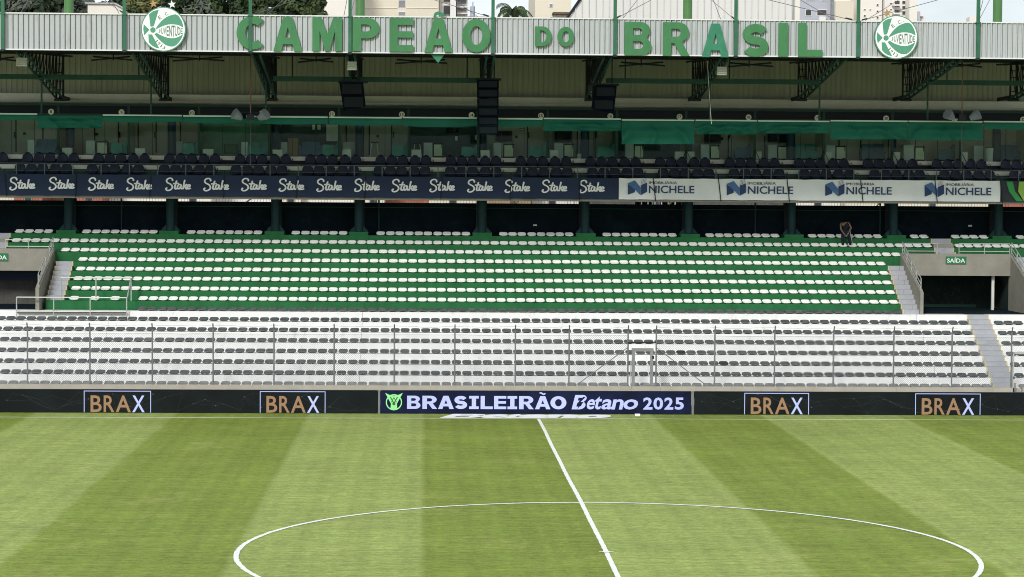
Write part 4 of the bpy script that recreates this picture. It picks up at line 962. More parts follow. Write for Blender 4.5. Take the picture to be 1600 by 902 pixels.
# ==================================================================== ROOF
RFY = 39.2; rz0 = az(85.5, RFY); rz1 = az(28, RFY)
rf = thing('stand_roof', (0, 46, rz0), 'cantilever roof of the stand with white corrugated front fascia', 'roof')
posts_px = [-185, 5, 195, 391.5, 547, 770, 960.5, 1149, 1340, 1527, 1716]
FXs = [ax(p, RFY, 50) for p in posts_px]
def corrugated(x0, x1, z0, z1, Y, pitch, depth=.045, land=.28, gro=.045):
    mb = MB(); o = []; x = x0; prof = []
    while x < x1:
        for dx, dy in ((0, 0), (pitch*(1-land)*.94, 0), (pitch*(1-land), -depth), (pitch*.80, -depth), (pitch*.83, gro), (pitch*.97, gro)):
            if x+dx <= x1: prof.append((x+dx, Y+dy))
        x += pitch
    prof.append((x1, Y)); n_ = len(prof)
    o = [(a, b_, z0) for a, b_ in prof]+[(a, b_, z1) for a, b_ in prof]+[(a, b_+.012, z0) for a, b_ in prof]+[(a, b_+.012, z1) for a, b_ in prof]
    return mb.add(o, [(i, i+1, i+1+n_, i+n_) for i in range(n_-1)]+[(i+2*n_+1, i+2*n_, i+3*n_, i+1+3*n_) for i in range(n_-1)])
for i, (a, b_) in enumerate(zip(FXs, FXs[1:])):
    corrugated(a+.005, b_-.005, rz0+.06, rz1-.03+.01*(i % 2), RFY, .215 if i % 3 else .218, land=.26 if i < 3 else .4).build('fascia_panel', 'fascia_sheet', rf)
B(XMIN, XMAX, RFY-.06, RFY+.05, rz0, rz0+.055).build('fascia_trim', 'fascia_trim', rf)
B(XMIN, XMAX, RFY-.06, RFY+.05, rz1-.03, rz1+.02).build('fascia_trim', 'fascia_trim', rf)
rb = 15.75
MB().add([(XMIN, RFY+.06, rz0+.22), (XMAX, RFY+.06, rz0+.22), (XMAX, 54.2, rb), (XMIN, 54.2, rb), (XMIN, RFY+.06, rz0+.28), (XMAX, RFY+.06, rz0+.28), (XMAX, 54.2, rb+.06), (XMIN, 54.2, rb+.06)], [(3, 2, 1, 0), (4, 5, 6, 7), (0, 1, 5, 4), (2, 3, 7, 6), (1, 2, 6, 5), (3, 0, 4, 7)]).build('roof_sheet', 'roof_sheet', rf)
for y in (RFY+.25, 41.5, 44, 46.8, 49.5): zz = rz0+.22+(y-RFY)*(rb-rz0-.22)/15; MB().box(XMIN, XMAX, y-.05, y+.05, zz-.24, zz-.02).build('purlin', 'steel_dark', rf)
# back sheeting under the roof
zb0, zb1 = az(153, 53.6), az(170.5, 53.3)
for a, b_ in zip(COLX, COLX[1:]): corrugated(a+.004, b_-.004, zb0, rb+.05, 53.6, .25, .018, .2, .01).build('back_sheet', 'ceiling_sheet', rf)
for a, b_ in zip(COLX, COLX[1:]): MB().prism_yz([(52.95, zb1), (53.1, zb0), (53.57, zb0), (53.57, zb1)], a+.002, b_-.002).build('band_sheet', 'band_sheet', rf)
B(XMIN, XMAX, 53.66, 53.8, 13.32, rb+.05).build('rear_lining', 'steel_dark', rf)
B(XMIN, XMAX, 52.98, 53.05, zb1-.14, zb1-.052).build('band_trim', 'steel_dark', rf)
# trusses
tips = [92, 258, 423, 555, 755, 920, 1090, 1255, 1412, 1590]
for n_, (c_, tp) in enumerate(zip(COLX[1:11], tips)):
    t = thing('roof_truss', (c_, 50.3, 13.4), 'dark steel lattice truss tapering forward under the roof, %s from the left' % nth(n_+1), 'truss', 'trusses under the roof')
    z_top = lambda y: rz0+.0+(y-RFY)*(rb-.3-rz0)/15
    zbk = az(154, 50.3, tp)
    for s in (-.16, .16):
        x = c_+s
        MB().tube((x, 40.0, z_top(40)), (x, 52.9, z_top(52.9)), .045, 6).build('top_chord', 'steel_dark', t)
        MB().tube((x, 40.0, z_top(40)-.06), (x, 50.3, zbk), .055, 6).build('bottom_chord', 'steel_green', t)
        MB().tube((x, 50.3, zbk-.03), (x, 50.3, z_top(50.3)), .05, 6).build('end_post', 'steel_dark', t)
        mb = MB(); k = 11; prev = None
        for i in range(1, k+1):
            y = 40.4+(50.2-40.4)*i/k; f = (y-40)/(10.3); zb_ = z_top(40)-.06+(zbk-z_top(40)+.06)*f
            mb.tube((x, y, zb_), (x, y, z_top(y)), .026, 5)
            if prev: mb.tube((x, prev[0], prev[1]), (x, y, z_top(y)), .022, 5)
            prev = (y, zb_)
        mb.build('web', 'steel_dark', t)
    mb = MB()
    for i in range(1, 9):
        y = 40.4+(50.2-40.4)*i/8; f = (y-40)/10.3; zb_ = z_top(40)-.06+(zbk-z_top(40)+.06)*f
        mb.tube((c_-.16, y, zb_), (c_+.16, y, zb_), .02, 5)
    for i in range(5): zz = zbk+(z_top(50.3)-zbk)*i/5; mb.tube((c_-.16, 50.3, zz), (c_+.16, 50.3, zz), .024, 5)
    mb.build('web', 'steel_dark', t)
    B(c_-.24, c_+.24, 50.15, 50.5, zbk-.12, zbk-.03).build('end_plate', 'steel_dark', t)
    B(c_-.05, c_+.05, 50.35, 53.2, zbk-.02, zbk+.16).build('tie_beam', 'steel_dark', t)
# hanging frames between trusses
HF = [(-60, 237, [65, 236]), (427, 750, [415.5]), (947, 1110, [1109]), (1110, 1280, [1280.5]), (1450, 1660, [1449.5])]
for i, (a, b_, ps) in enumerate(HF):
    p, q = at(a, 121+a*.004, AY+.2), at(b_, 121+b_*.0072, AY+.2)
    if i == 0: p, q = at(a, 119, AY+.2), at(b_, 122, AY+.2)
    t = thing('pipe_gantry', ((p.x+q.x)/2, AY+.2, 12.4), 'dark green pipe frame hung under the roof, %s from the left' % nth(i+1), 'frame', 'pipe frames under the roof')
    zz = (p.z+q.z)/2
    B(p.x, q.x, AY+.12, AY+.26, zz-.11, zz+.11).build('beam', 'steel_green', t)
    for px in ps: x = ax(px, AY+.2, 150); MB().tube((x, AY+.2, az(180+px*.008, AY+.2, px)), (x, AY+.2, zz-.11), .042, 8).build('pipe', 'steel_green', t)
    for px in (a+30, b_-20): x = ax(px, AY+.2, 100); MB().tube((x, AY+.2, zz+.1), (x, AY+.2, 15.2), .03, 6).build('hanger', 'steel_dark', t)
# X braces under the roof, pole-hung lamps, slatted lamps, speakers
for n_, (a, b_, y) in enumerate(((-30, 25, 93), (143, 206, 92), (466, 520, 95), (618, 698, 97), (968, 1039, 101), (1138, 1208, 102), (1480, 1534, 103), (270, 350, 93))):
    Y = 43; p, q = at(a, y+2.5, Y), at(b_, y+2, Y); p2, q2 = at(a+3, y-3.5, Y+1.2), at(b_-3, y-3.5, Y+1.2)
    t = thing('roof_brace', ((p.x+q.x)/2, Y, p.z), 'black crossed brace under the roof edge, %s from the left' % nth([0, 1, 3, 4, 5, 6, 7, 2][n_]+1), 'brace', 'crossed braces under the roof')
    MB().tube(p, q2, .04, 6).build('bar', 'steel_dark', t); MB().tube(p2, q, .04, 6).build('bar', 'steel_dark', t)
    mx_ = (p+q)/2; MB().tube((mx_.x, Y+.5, mx_.z+.02), (mx_.x, Y+.5, 15.25), .03, 5).build('hanger', 'steel_dark', t)
for n_, (px, py, wd) in enumerate(((33.5, 97, 16), (550, 103, 14), (1128, 111, 15))):
    p = at(px, py, 40.2); sc_ = FOC/(40.2+55.9); w2, h2 = wd/sc_/2, 13/sc_/2
    t = thing('slatted_lamp', (p.x, 40.2, p.z), 'pale slatted floodlight under the roof edge, %s' % ('at the far left', 'above the left speaker cabinet', 'right of centre below letter A')[n_], 'lamp', 'slatted lamps under the roof')
    B(p.x-w2, p.x+w2, 40.2, 40.35, p.z-h2, p.z+h2).build('housing', 'cabinet_grey', t)
    for i in range(5): zz = p.z-h2+(i+.5)*h2*2/5; B(p.x-w2+.01, p.x+w2-.01, 40.15, 40.199, zz-.028, zz+.022).build('slat', 'lamp_pale', t)
    MB().tube((p.x, 40.3, p.z+h2), (p.x, 40.3, 14.95), .025, 5).build('bracket', 'steel_dark', t)
def hanging_speaker(poly, label, boxes, Y=44.2):
    pts = [at(a, b_, Y) for a, b_ in poly]; xs_ = [p.x for p in pts]; zs = [p.z for p in pts]
    t = thing('loudspeaker', (sum(xs_)/len(xs_), Y, min(zs)), label, 'loudspeaker', 'black loudspeakers hung under the roof')
    n_ = boxes
    L_ = [pts[0], pts[3]]; R_ = [pts[1], pts[2]]
    for i in range(n_):
        a0, a1 = i/n_, (i+1)/n_-.012
        q = [pts[0].lerp(pts[3], a0), pts[1].lerp(pts[2], a0), pts[1].lerp(pts[2], a1), pts[0].lerp(pts[3], a1)]
        MB().prism_xz([(p.x, p.z) for p in q], Y, Y+.6).build('cabinet', 'speaker', t)
        c_ = (q[0]+q[1]+q[2]+q[3])/4; hw = (q[1].x-q[0].x)*.42; hh = abs(q[0].z-q[3].z)*.36
        B(c_.x-hw, c_.x+hw, Y-.02, Y-.002, c_.z-hh, c_.z+hh).build('grille', 'screen_dark', t)
    MB().tube((pts[0].x+.2, Y+.3, max(zs)), (pts[0].x+.2, Y+.3, 15.3), .03, 5).build('hanger', 'steel_dark', t); MB().tube((pts[1].x-.2, Y+.3, max(zs)-.02), (pts[1].x-.2, Y+.3, 15.3), .03, 5).build('hanger', 'steel_dark', t)
    B(min(xs_)-.05, max(xs_)+.1, Y+.2, Y+.35, max(zs)-.02, max(zs)+.08).build('fly_bar', 'steel_dark', t)
    return t
hanging_speaker([(530, 129), (567, 129), (571, 166), (537, 174)], 'black angled speaker cabinet hanging left of centre', 2)
hanging_speaker([(931, 133), (964, 134), (959, 178), (925, 170)], 'black angled speaker cabinet hanging right of centre', 2)
hanging_speaker([(745.5, 125), (779.5, 125), (778.5, 211), (747, 211)], 'tall black line array of stacked speakers hanging at centre', 6, 43.8)
def lamp_cluster(px, label):
    Y = 44.0; p = at(px, 182, Y); top = at(px, 84, Y)
    t = thing('floodlight_cluster', (p.x, Y, p.z), label, 'floodlight', 'floodlight clusters hung on poles')
    MB().tube((p.x, Y, p.z), (p.x, Y, 15.3), .028, 6).build('pole', 'rust', t)
    MB().tube((p.x-.75, Y, p.z+.15), (p.x+.75, Y, p.z+.15), .03, 6).build('crossbar', 'steel_dark', t)
    for s in (-1, 1):
        c_ = Vector((p.x+s*.55, Y-.1, p.z+.02)); d = Vector((s*.75, -.45, .45)).normalized()
        MB().tube(c_-d*.22, c_+d*.20, .12, 12, r2=.26).build('lamp_head', 'lamp_grey', t); MB().tube(c_+d*.202, c_+d*.215, .24, 12).build('lens', 'lamp_grey', t)
    B(p.x-.16, p.x+.16, Y-.15, Y+.1, p.z-.16, p.z+.08).build('ballast', 'steel_dark', t); B(p.x-.38, p.x-.2, Y-.12, Y+.1, p.z-.1, p.z+.1).build('ballast', 'speaker', t)
    MB().tube((p.x, Y, p.z), (p.x, Y, az(262, Y)), .006, 4).build('cable', 'cable', t)
lamp_cluster(391.5, 'pair of grey floodlights on a rusty pole before the awnings at left'); lamp_cluster(1503, 'pair of grey floodlights on a rusty pole before the awnings at right')
p, q = at(1105, 95, 43), at(1111.5, 194, 43); tag(MB().tube(p, q, .012, 5).build('rope', 'cube_white'), 'thin pale cord hanging from the roof edge right of centre', 'cord')
c = at(684, 91, RFY+.1); tag(MB().prism_xz([(c.x-.3, c.z+.16), (c.x+.28, c.z+.16), (c.x+.02, c.z-.2)], RFY+.1, RFY+.12).build('cloth_pennant', 'letter_teal'), 'small green cloth scrap dangling below the letter Ã', 'pennant')
# ==================================================================== FASCIA POSTS, MASTS, CABLES
for i, x in enumerate(FXs):
    if not visible(x, RFY, 15): continue
    t = thing('fascia_post', (x, RFY-.13, rz0), 'slim green steel post in front of the white fascia, %s from the left' % nth(i), 'post', 'green posts before the fascia')
    B(x-.068, x+.068, RFY-.2, RFY-.075, rz0+.03, 21).build('shaft', 'post_green', t)
    B(x-.08, x+.08, RFY-.22, RFY-.0605, rz0-.06, rz0+.029).build('foot_clamp', 'steel_dark', t)
    B(x-.10, x+.10, RFY-.215, RFY-.0605, rz1-.06, rz1-.01).build('clamp', 'post_green', t)
MX = {-21.72: (1, 2), -7.75: (3, 4, 5), 8.12: (6, 7, 8), 23.3: (8, 9)}
for i, (x, ps) in enumerate(MX.items()):
    t = thing('roof_mast', (x, 53.9, 15.8), 'thick light green mast rising behind the fascia, %s from the left' % nth(i+1), 'mast', 'light green masts above the roof')
    MB().tube((x, 53.95, 13.35), (x, 53.95, 24.5), .225, 20).build('shaft', 'mast_green', t)
    B(x-.35, x+.35, 53.65, 54.25, 15.85, 15.95).build('base_plate', 'mast_green', t)
    for k in ps:
        for zz, dd in ((19.4, .0), (21.6, .35)):
            MB().tube((x, 53.9, zz), (FXs[k]+(dd if FXs[k] < x else -dd), RFY-.04 if not dd else RFY+1.6, rz1-.02), .014, 4).build('stay_cable', 'cable', t)
        e = Vector((FXs[k], RFY-.05, rz1)); d = (Vector((x, 53.9, 19.4))-e).normalized(); MB().tube(e+d*.5, e+d*1.0, .035, 6).build('turnbuckle', 'steel_dark', t)
# ==================================================================== FASCIA LETTERS
LYF = RFY-.17
LET = [('C', 369.5, 412, 25, 77.5), ('A', 427, 472, 27, 80), ('M', 488, 534.5, 27.5, 80), ('P', 551, 593, 28, 80), ('E', 608.5, 646, 28.5, 81), ('A', 663, 707, 28.5, 81.5), ('O', 722, 766.5, 29.5, 82), ('D', 836, 862, 41.5, 72.5), ('O', 871, 897, 42, 73), ('B', 976, 1018, 34.5, 86.5), ('R', 1036, 1078, 35, 87.5), ('A', 1097, 1139, 37, 89.5), ('S', 1160.5, 1201, 37.5, 89), ('I', 1216.5, 1231.5, 36, 88.5), ('L', 1247.5, 1285.5, 36, 88.5)]
whr = ['C, first of the long sign', 'A between C and M', 'M left of the fourth post', 'P between M and E', 'E between P and Ã', 'Ã with a bent accent above it', 'O ending the word CAMPEÃO', 'D, smaller, of the word DO', 'O, smaller, of the word DO', 'B starting the word BRASIL', 'R between B and A', 'A, darker and rumpled, between R and S', 'S between A and I', 'I between S and L', 'L, last of the long sign']
for (gname, a, b_, y0, y1), wl in zip(LET, whr):
    p0, p1 = at((a+b_)/2, y1, LYF), at((a+b_)/2, y0, LYF); x0, x1 = ax(a, LYF, 60), ax(b_, LYF, 60)
    t = thing('fascia_letter', ((x0+x1)/2, LYF, p0.z), 'big green letter '+wl, 'letter', 'letters on the fascia')
    mm = 'letter_teal' if 'darker' in wl else 'letter_green'
    glyph(MB(), gname, x0, x1, p0.z, p1.z, LYF, .08).build('face', mm, t)
    B((x0+x1)/2-.2, (x0+x1)/2-.17, LYF+.079, RFY, p0.z+.1, p0.z+.16).build('bracket', 'galvanised', t)
    if 'bent' in wl:
        pts = [at(677, 26.5, LYF), at(679, 20, LYF), at(684, 18, LYF), at(689, 19.5, LYF), at(697, 23.5, LYF), at(697, 25.5, LYF), at(690, 25.5, LYF), at(683, 23, LYF), at(681, 26.5, LYF)]
        MB().prism_xz([(p.x, p.z) for p in pts], LYF, LYF+.08).build('accent', 'letter_teal', t)
# ==================================================================== CRESTS
def crest(px, py, rp_, label, stars):
    c = at(px, py, LYF-.02); r = rp_/(FOC/(LYF+55.88)); Y = LYF-.06
    t = thing('club_crest', (c.x, Y, c.z), label, 'crest', 'round club crests')
    MB().disc((c.x, c.z), r, Y, Y+.17, 48).build('rim', 'crest_rim', t)
    MB().disc((c.x, c.z), r*.955, Y-.008, Y-.001, 48).build('ring', 'crest_white', t)
    q = lambda u, v: (c.x+(u-50)/33.6*r, c.z-(v-46)/33.6*r)     # drawing units of the crest
    def pp(pts, mm, d, name='field'): MB().prism_xz([q(*p) for p in pts], Y-.010-d, Y-.0085-d+.0) .build(name, mm, t)
    def fan(pts, mm, d, name='field'): pp(pts, mm, d, name)
    top = smooth_pts([(38.5, 45), (45, 36), (55, 27.5), (69, 23.3)], 4)+smooth_pts([(69, 23.3), (75, 29), (78.5, 36), (79.8, 42.7)], 4)+smooth_pts([(79.8, 42.7), (72, 39.3), (62, 38.3), (50, 41), (41, 46)], 4)
    bot = smooth_pts([(36.5, 53.5), (44, 62), (54, 70), (65, 72)], 4)+smooth_pts([(65, 72), (72, 67), (77, 60), (79.2, 53.2)], 4)+smooth_pts([(79.2, 53.2), (72, 57.5), (62, 59.5), (51, 57), (40, 51.5)], 4)
    def quadstrip(up_, lo_, mm, d):
        mb = MB(); n_ = min(len(up_), len(lo_)); o = [q(*p) for p in up_[:n_]]+[q(*p) for p in lo_[:n_]]
        mb.add([(x, Y-.010-d, z) for x, z in o], [(i, i+1, i+1+n_, i+n_) if True else 0 for i in range(n_-1)]); return mb
    def resample(pts, n_):
        L0 = [0]; 
        for a, b_ in zip(pts, pts[1:]): L0.append(L0[-1]+math.dist(a, b_))
        o = []
        for i in range(n_):
            s = L0[-1]*i/(n_-1); j = max(k for k in range(len(L0)) if L0[k] <= s+1e-9); j = min(j, len(pts)-2); f = (s-L0[j])/max(1e-9, L0[j+1]-L0[j]); o.append((pts[j][0]+(pts[j+1][0]-pts[j][0])*f, pts[j][1]+(pts[j+1][1]-pts[j][1])*f))
        return o
    def band(u_, l_, d=0, mm='crest_green'):
        a, b_ = resample(smooth_pts(u_, 4), 14), resample(smooth_pts(l_, 4), 14); o = [q(*p) for p in a]+[q(*p) for p in b_]
        MB().add([(x, Y-.010-d, z) for x, z in o]+[(x, Y-.0081, z) for x, z in o], [(i+14, i+15, i+1, i) for i in range(13)]).build('field', mm, t)
    band([(38.5, 45), (45, 36), (55, 27.5), (69, 23.3), (75, 29), (78.5, 36), (79.8, 42.7)], [(39, 46), (43, 44.3), (50, 41), (58, 38.7), (66, 38.6), (73, 39.8), (79.6, 43.2)])
    band([(40, 51.5), (45, 54.5), (51, 57), (58, 59), (66, 59.2), (73, 57), (79.2, 53.2)], [(36.5, 53.5), (44, 62), (54, 70), (65, 72), (72, 67), (77, 60), (79.3, 53.6)])
    band([(28.5, 24), (33, 20), (38, 18), (43, 17)], [(30.5, 42), (32.5, 42.3), (34, 42), (35.8, 41.5)])
    band([(27.5, 53.5), (29.5, 54), (31, 54), (33, 54)], [(28, 65.5), (32, 70), (38, 73.5), (44, 75)])
    pp([(20.5, 38.5), (29, 47), (21.5, 55.5), (19.8, 47)], 'crest_green', 0)
    MB().disc(q(34.3, 47.3), 4.1/33.6*r, Y-.013, Y-.009, 20).build('hub', 'crest_green', t)
    mb = MB(); n_ = 18; o = [(q(41, 47)[0], q(41, 47)[1])]
    # lettering
    xs_ = [(42.6, 45.4, 2.6), (46.6, 50, 4.4), (50.3, 54.2, 6), (54.8, 58, 7.2), (58.6, 62.6, 8.2), (63, 67, 8.3), (67.4, 71.2, 7.6), (71.7, 75.2, 6), (75.8, 79, 4.2)]
    for s_, (a, b_, h) in zip('JUVENTUDE', xs_):
        x0, z0 = q(a, 48.6+h); x1, z1 = q(b_, 48.6-h); text(MB(), s_, x0, x1, z0, z1, Y-.0125, .004, off=.012).build('lettering', 'crest_ink', t)
    for s_, u, v, rr, w_, h in (('E', 44.5, 28.5, 38, 4, 5.5), ('.', 49.5, 26.2, 35, 1.2, 1.2), ('C', 54.5, 22.8, 30, 5, 5.2), ('.', 61, 21.4, 20, 1.2, 1.2), ('1', 40, 64, -42, 1.4, 5), ('9', 43.5, 67.5, -38, 3.4, 5), ('1', 47, 70.8, -32, 1.4, 5), ('3', 51, 73.6, -28, 3.6, 5)):
        x, z = q(u, v); k = r/33.6; text(MB(), s_, x-w_*k/2, x+w_*k/2, z-h*k/2, z+h*k/2, Y-.0125, .004, off=.01, rot=R(rr)).build('lettering', 'crest_ink', t)
    for sx, sy, mm in stars:
        s = at(sx, sy, LYF); rr = 6.6/(FOC/(LYF+55.88)); pts = []
        for i in range(10): a = R(90+36*i+8); k = rr if i % 2 == 0 else rr*.42; pts.append((s.x+k*math.cos(a), s.z+k*math.sin(a)))
        MB().prism_xz(pts, LYF+.02, LYF+.06).build('star', mm, t); B(s.x-.015, s.x+.015, LYF+.061, LYF+.08, s.z-.4, s.z).build('star_stem', 'steel_dark', t)
crest(255.5, 46, 34.5, 'round green and white club crest at the left with a gold and a silver star', [(239.5, 6, 'gold'), (268.5, 7, 'silver')])
crest(1400, 58.5, 34.3, 'round green and white club crest at the right with one gold star', [(1386.5, 20, 'gold')])

# ==================================================================== PERSON
def person():
    p = at(1320, 379, 51.55); base = Vector((p.x, 51.52, ROWZ(14)))
    t = thing('person', base, 'person in dark sleeveless vest and trousers bending forward on the second highest row', 'person')
    J = {'pelvis': (0, .05, .78), 'spine': (-.01, -.02, .92), 'chest': (-.02, -.16, 1.10), 'neck': (-.10, -.27, 1.16), 'head': (-.15, -.36, 1.13), 'crown': (-.17, -.42, 1.03),
         'ls': (-.24, -.16, 1.13), 'le': (-.26, -.29, .87), 'lw': (-.13, -.37, .66), 'rs': (.14, -.14, 1.16), 're': (.25, -.26, .92), 'rw': (.10, -.35, .69),
         'lh': (-.09, .04, .74), 'lk': (-.12, -.08, .42), 'la': (-.10, .02, .08), 'lt': (-.10, -.12, .04), 'rh': (.10, .04, .74), 'rk': (.20, -.06, .42), 'ra': (.27, .02, .08), 'rt': (.29, -.12, .04)}
    rad = {'pelvis': .13, 'spine': .12, 'chest': .135, 'neck': .06, 'head': .085, 'crown': .075, 'ls': .052, 'le': .038, 'lw': .028, 'rs': .052, 're': .038, 'rw': .028, 'lh': .09, 'lk': .062, 'la': .045, 'lt': .04, 'rh': .09, 'rk': .062, 'ra': .045, 'rt': .04}
    E_ = [('pelvis', 'spine'), ('spine', 'chest'), ('chest', 'neck'), ('neck', 'head'), ('head', 'crown'), ('chest', 'ls'), ('ls', 'le'), ('le', 'lw'), ('chest', 'rs'), ('rs', 're'), ('re', 'rw'), ('pelvis', 'lh'), ('lh', 'lk'), ('lk', 'la'), ('la', 'lt'), ('pelvis', 'rh'), ('rh', 'rk'), ('rk', 'ra'), ('ra', 'rt')]
    for sd_, wv in (('l', (-.13, -.37, .66)), ('r', (.10, -.35, .69))):
        s = 1 if sd_ == 'l' else -1
        J[sd_+'p'] = (wv[0]+s*.03, wv[1]-.05, wv[2]-.04); rad[sd_+'p'] = .036; E_.append((sd_+'w', sd_+'p'))
        for k in range(4):
            f = sd_+'f%d' % k; J[f] = (wv[0]+s*(.05+.012*k), wv[1]-.08+.016*k, wv[2]-.10-.006*(k % 3)); rad[f] = .009
            g_ = f+'t'; J[g_] = (wv[0]+s*(.07+.008*k), wv[1]-.07+.016*k, wv[2]-.135+.006*(k % 2)); rad[g_] = .008; E_ += [(sd_+'p', f), (f, g_)]
        f = sd_+'th'; J[f] = (wv[0]+s*.07, wv[1]-.07, wv[2]-.03); rad[f] = .010; E_.append((sd_+'p', f))
    def skin(names, edges, mname, nm, grow=0, par=None, lv=2, cut=None):
        idx = {n_: i for i, n_ in enumerate(names)}
        me = bpy.data.meshes.new(nm); me.from_pydata([J[n_] for n_ in names], [(idx[a], idx[b_]) for a, b_ in edges], [])
        ob = bpy.data.objects.new(nm, me); COL.objects.link(ob); m1 = ob.modifiers.new('s', 'SKIN'); m1.use_smooth_shade = True
        sv = me.skin_vertices[0].data
        for n_ in names: r_ = rad[n_]+grow; sv[idx[n_]].radius = (r_, r_); sv[idx[n_]].use_root = (n_ == names[0])
        m2 = ob.modifiers.new('u', 'SUBSURF'); m2.levels = lv; m2.render_levels = lv
        dg = bpy.context.evaluated_depsgraph_get(); dg.update(); nm_ = bpy.data.meshes.new_from_object(ob.evaluated_get(dg)); ob.modifiers.clear(); ob.data = nm_; bpy.data.meshes.remove(me)
        nm_.materials.clear(); nm_.materials.append(MT[mname]); ob.parent = par; return ob
    skin(list(J), E_, 'skin', 'body', par=t)
    J['vl'] = (-.205, -.16, 1.13); J['vr'] = (.11, -.14, 1.165); J['vn'] = (-.05, -.21, 1.17); rad['vl'] = .07; rad['vr'] = .07; rad['vn'] = .08; rad['chest'] = .16; rad['spine'] = .14
    skin(['pelvis', 'spine', 'chest', 'vl', 'vr', 'vn'], [('pelvis', 'spine'), ('spine', 'chest'), ('chest', 'vl'), ('chest', 'vr'), ('chest', 'vn')], 'cloth_black', 'vest', .035, t)
    skin(['pelvis', 'lh', 'lk', 'la', 'rh', 'rk', 'ra'], [('pelvis', 'lh'), ('lh', 'lk'), ('lk', 'la'), ('pelvis', 'rh'), ('rh', 'rk'), ('rk', 'ra')], 'cloth_navy', 'trousers', .02, t)
    J['h1'] = (-.15, -.33, 1.17); J['h2'] = (-.18, -.40, 1.10); rad['h1'] = .085; rad['h2'] = .088
    skin(['h1', 'h2'], [('h1', 'h2')], 'hair', 'hair', 0, t)
    for s, n_ in ((-1, 'la'), (1, 'ra')):
        a = J[n_]; o = MB().box(a[0]-.045, a[0]+.045, a[1]-.2, a[1]+.07, 0, .085); ob = bpy.data.objects.new('shoe', o.mesh('shoe', 'cloth_black')); COL.objects.link(ob); ob.parent = t
    a, b_ = at(1327.5, 359, 51.36), at(1333, 379, 51.36)
    br_ = thing('broom', (b_.x, 51.36, ROWZ(14)), 'thin grey broom handle leaning beside the bending person', 'broom')
    MB().tube((a.x, 51.36, a.z+.05), (b_.x, 51.40, ROWZ(14)+.05), .012, 6).build('handle', 'rail_grey', br_); B(b_.x-.14, b_.x+.14, 51.37, 51.43, ROWZ(14), ROWZ(14)+.06).build('head', 'cloth_black', br_)
person()

# ==================================================================== BEYOND THE STAND
def fac(mb_parent, x0p, x1p, y0p, y1p, Y, mm, name='window', dep=.15, y_off=0):
    a, b_ = at(x0p, y0p, Y), at(x1p, y1p, Y); B(a.x, b_.x, Y-.06-y_off, Y+dep, b_.z, a.z).build(name, mm, mb_parent)
def building(name, Y, label, cat='building'):
    return thing(name, (0, Y, 0), label, cat)
def wall_(t, x0p, x1p, y0p, Y, mm, depth=10, name='wall', zbase=0.0):
    a, b_ = at(x0p, y0p, Y), at(x1p, y0p, Y); B(a.x, b_.x, Y, Y+depth, zbase, (a.z+b_.z)/2).build(name, mm, t)
def windows(t, spec, Y, mm='window_dark', sill=True):
    for x0, x1, y0, y1 in spec:
        a, b_ = at(x0, y0, Y), at(x1, y1, Y)
        w_ = B(a.x, b_.x, Y-.05, Y+.05, b_.z, a.z).build('window', 'stone_white', t)
        B(a.x+.05, b_.x-.05, Y-.08, Y-.052, b_.z+.05, a.z-.05).build('pane', mm, w_)
Y = 150
t = building('apartment_building', Y, 'pale grey apartment block with stacked balconies, left of the cream tower')
t.location.x = ax(520, Y); wall_(t, 489, 506, -60, Y, 'stone_white', 12); wall_(t, 507, 546, -60, Y-2, 'cream_light', 14); wall_(t, 547, 555, -60, Y, 'stone_white', 12)
for y in (0, 8, 16): fac(t, 488, 505, y, y+3.5, Y-.8, 'cream_light', 'balcony', .8)
for y in (4.5, 12.5): fac(t, 490, 503, y, y+3, Y-.02, 'window_dark', 'window', .05)
t = building('apartment_building', Y+5, 'tall cream apartment tower with a column of dark windows')
Yb = Y+5; t.location.x = ax(620, Yb); wall_(t, 557, 686, -80, Yb, 'cream', 16); wall_(t, 687, 703, -80, Yb+1, 'cream_light', 14); wall_(t, 704, 713, -80, Yb, 'stone_white', 14); wall_(t, 714, 731, -80, Yb+2, 'stone_white', 14)
windows(t, [(622, 633.5, 0, 12), (622, 633.5, 18, 25)], Yb, 'window_grey')
fac(t, 558, 621, 12, 13.2, Yb, 'cream_light', 'string_course', .1); fac(t, 634.5, 684, 12, 13.2, Yb, 'cream_light', 'string_course', .1)
windows(t, [(551.5, 555.5, 0, 6)], Yb-2); windows(t, [(692, 705, 8, 24), (692, 705, -6, 4)], Yb+.9, 'window_dark')
for y in (-4, 10, 20): fac(t, 714, 731, y, y+2, Yb+1.2, 'cream_light', 'balcony', .8)
windows(t, [(715, 729, -2, 8), (715, 729, 12, 19)], Yb+1.9, 'window_grey')
t = building('house', 175, 'low house with red tiled roof beside the cream tower'); t.location.x = ax(745, 175)
wall_(t, 728, 768, 26, 175, 'stone_white', 8); a, b_ = at(731, 26, 174), at(752, 21, 174); c_ = at(760, 26, 174)
MB().add([(a.x, 174, a.z), (c_.x, 174, a.z), (b_.x, 182, b_.z), (a.x-.5, 182, b_.z)], [(0, 1, 2, 3)]).build('roof', 'roof_tile', t)
wall_(t, 735, 742, 10, 185, 'blue_grey', 3, 'chimney'); wall_(t, 738, 740, 3, 184, 'blue_grey', 1, 'chimney')
t = building('apartment_building', 130, 'cream walled block with one tiny window, left of the white shed'); t.location.x = ax(865, 130)
wall_(t, 836.5, 893, -60, 130, 'cream', 12); windows(t, [(858, 864, 5.5, 12)], 130, 'window_grey'); windows(t, [(858, 864, 26, 30)], 130, 'window_grey')
fac(t, 864, 891, 19, 22.5, 128.5, 'bark', 'eave', 1.4); fac(t, 866, 890, 22.5, 34, 129.2, 'cream_light', 'annexe', .7)
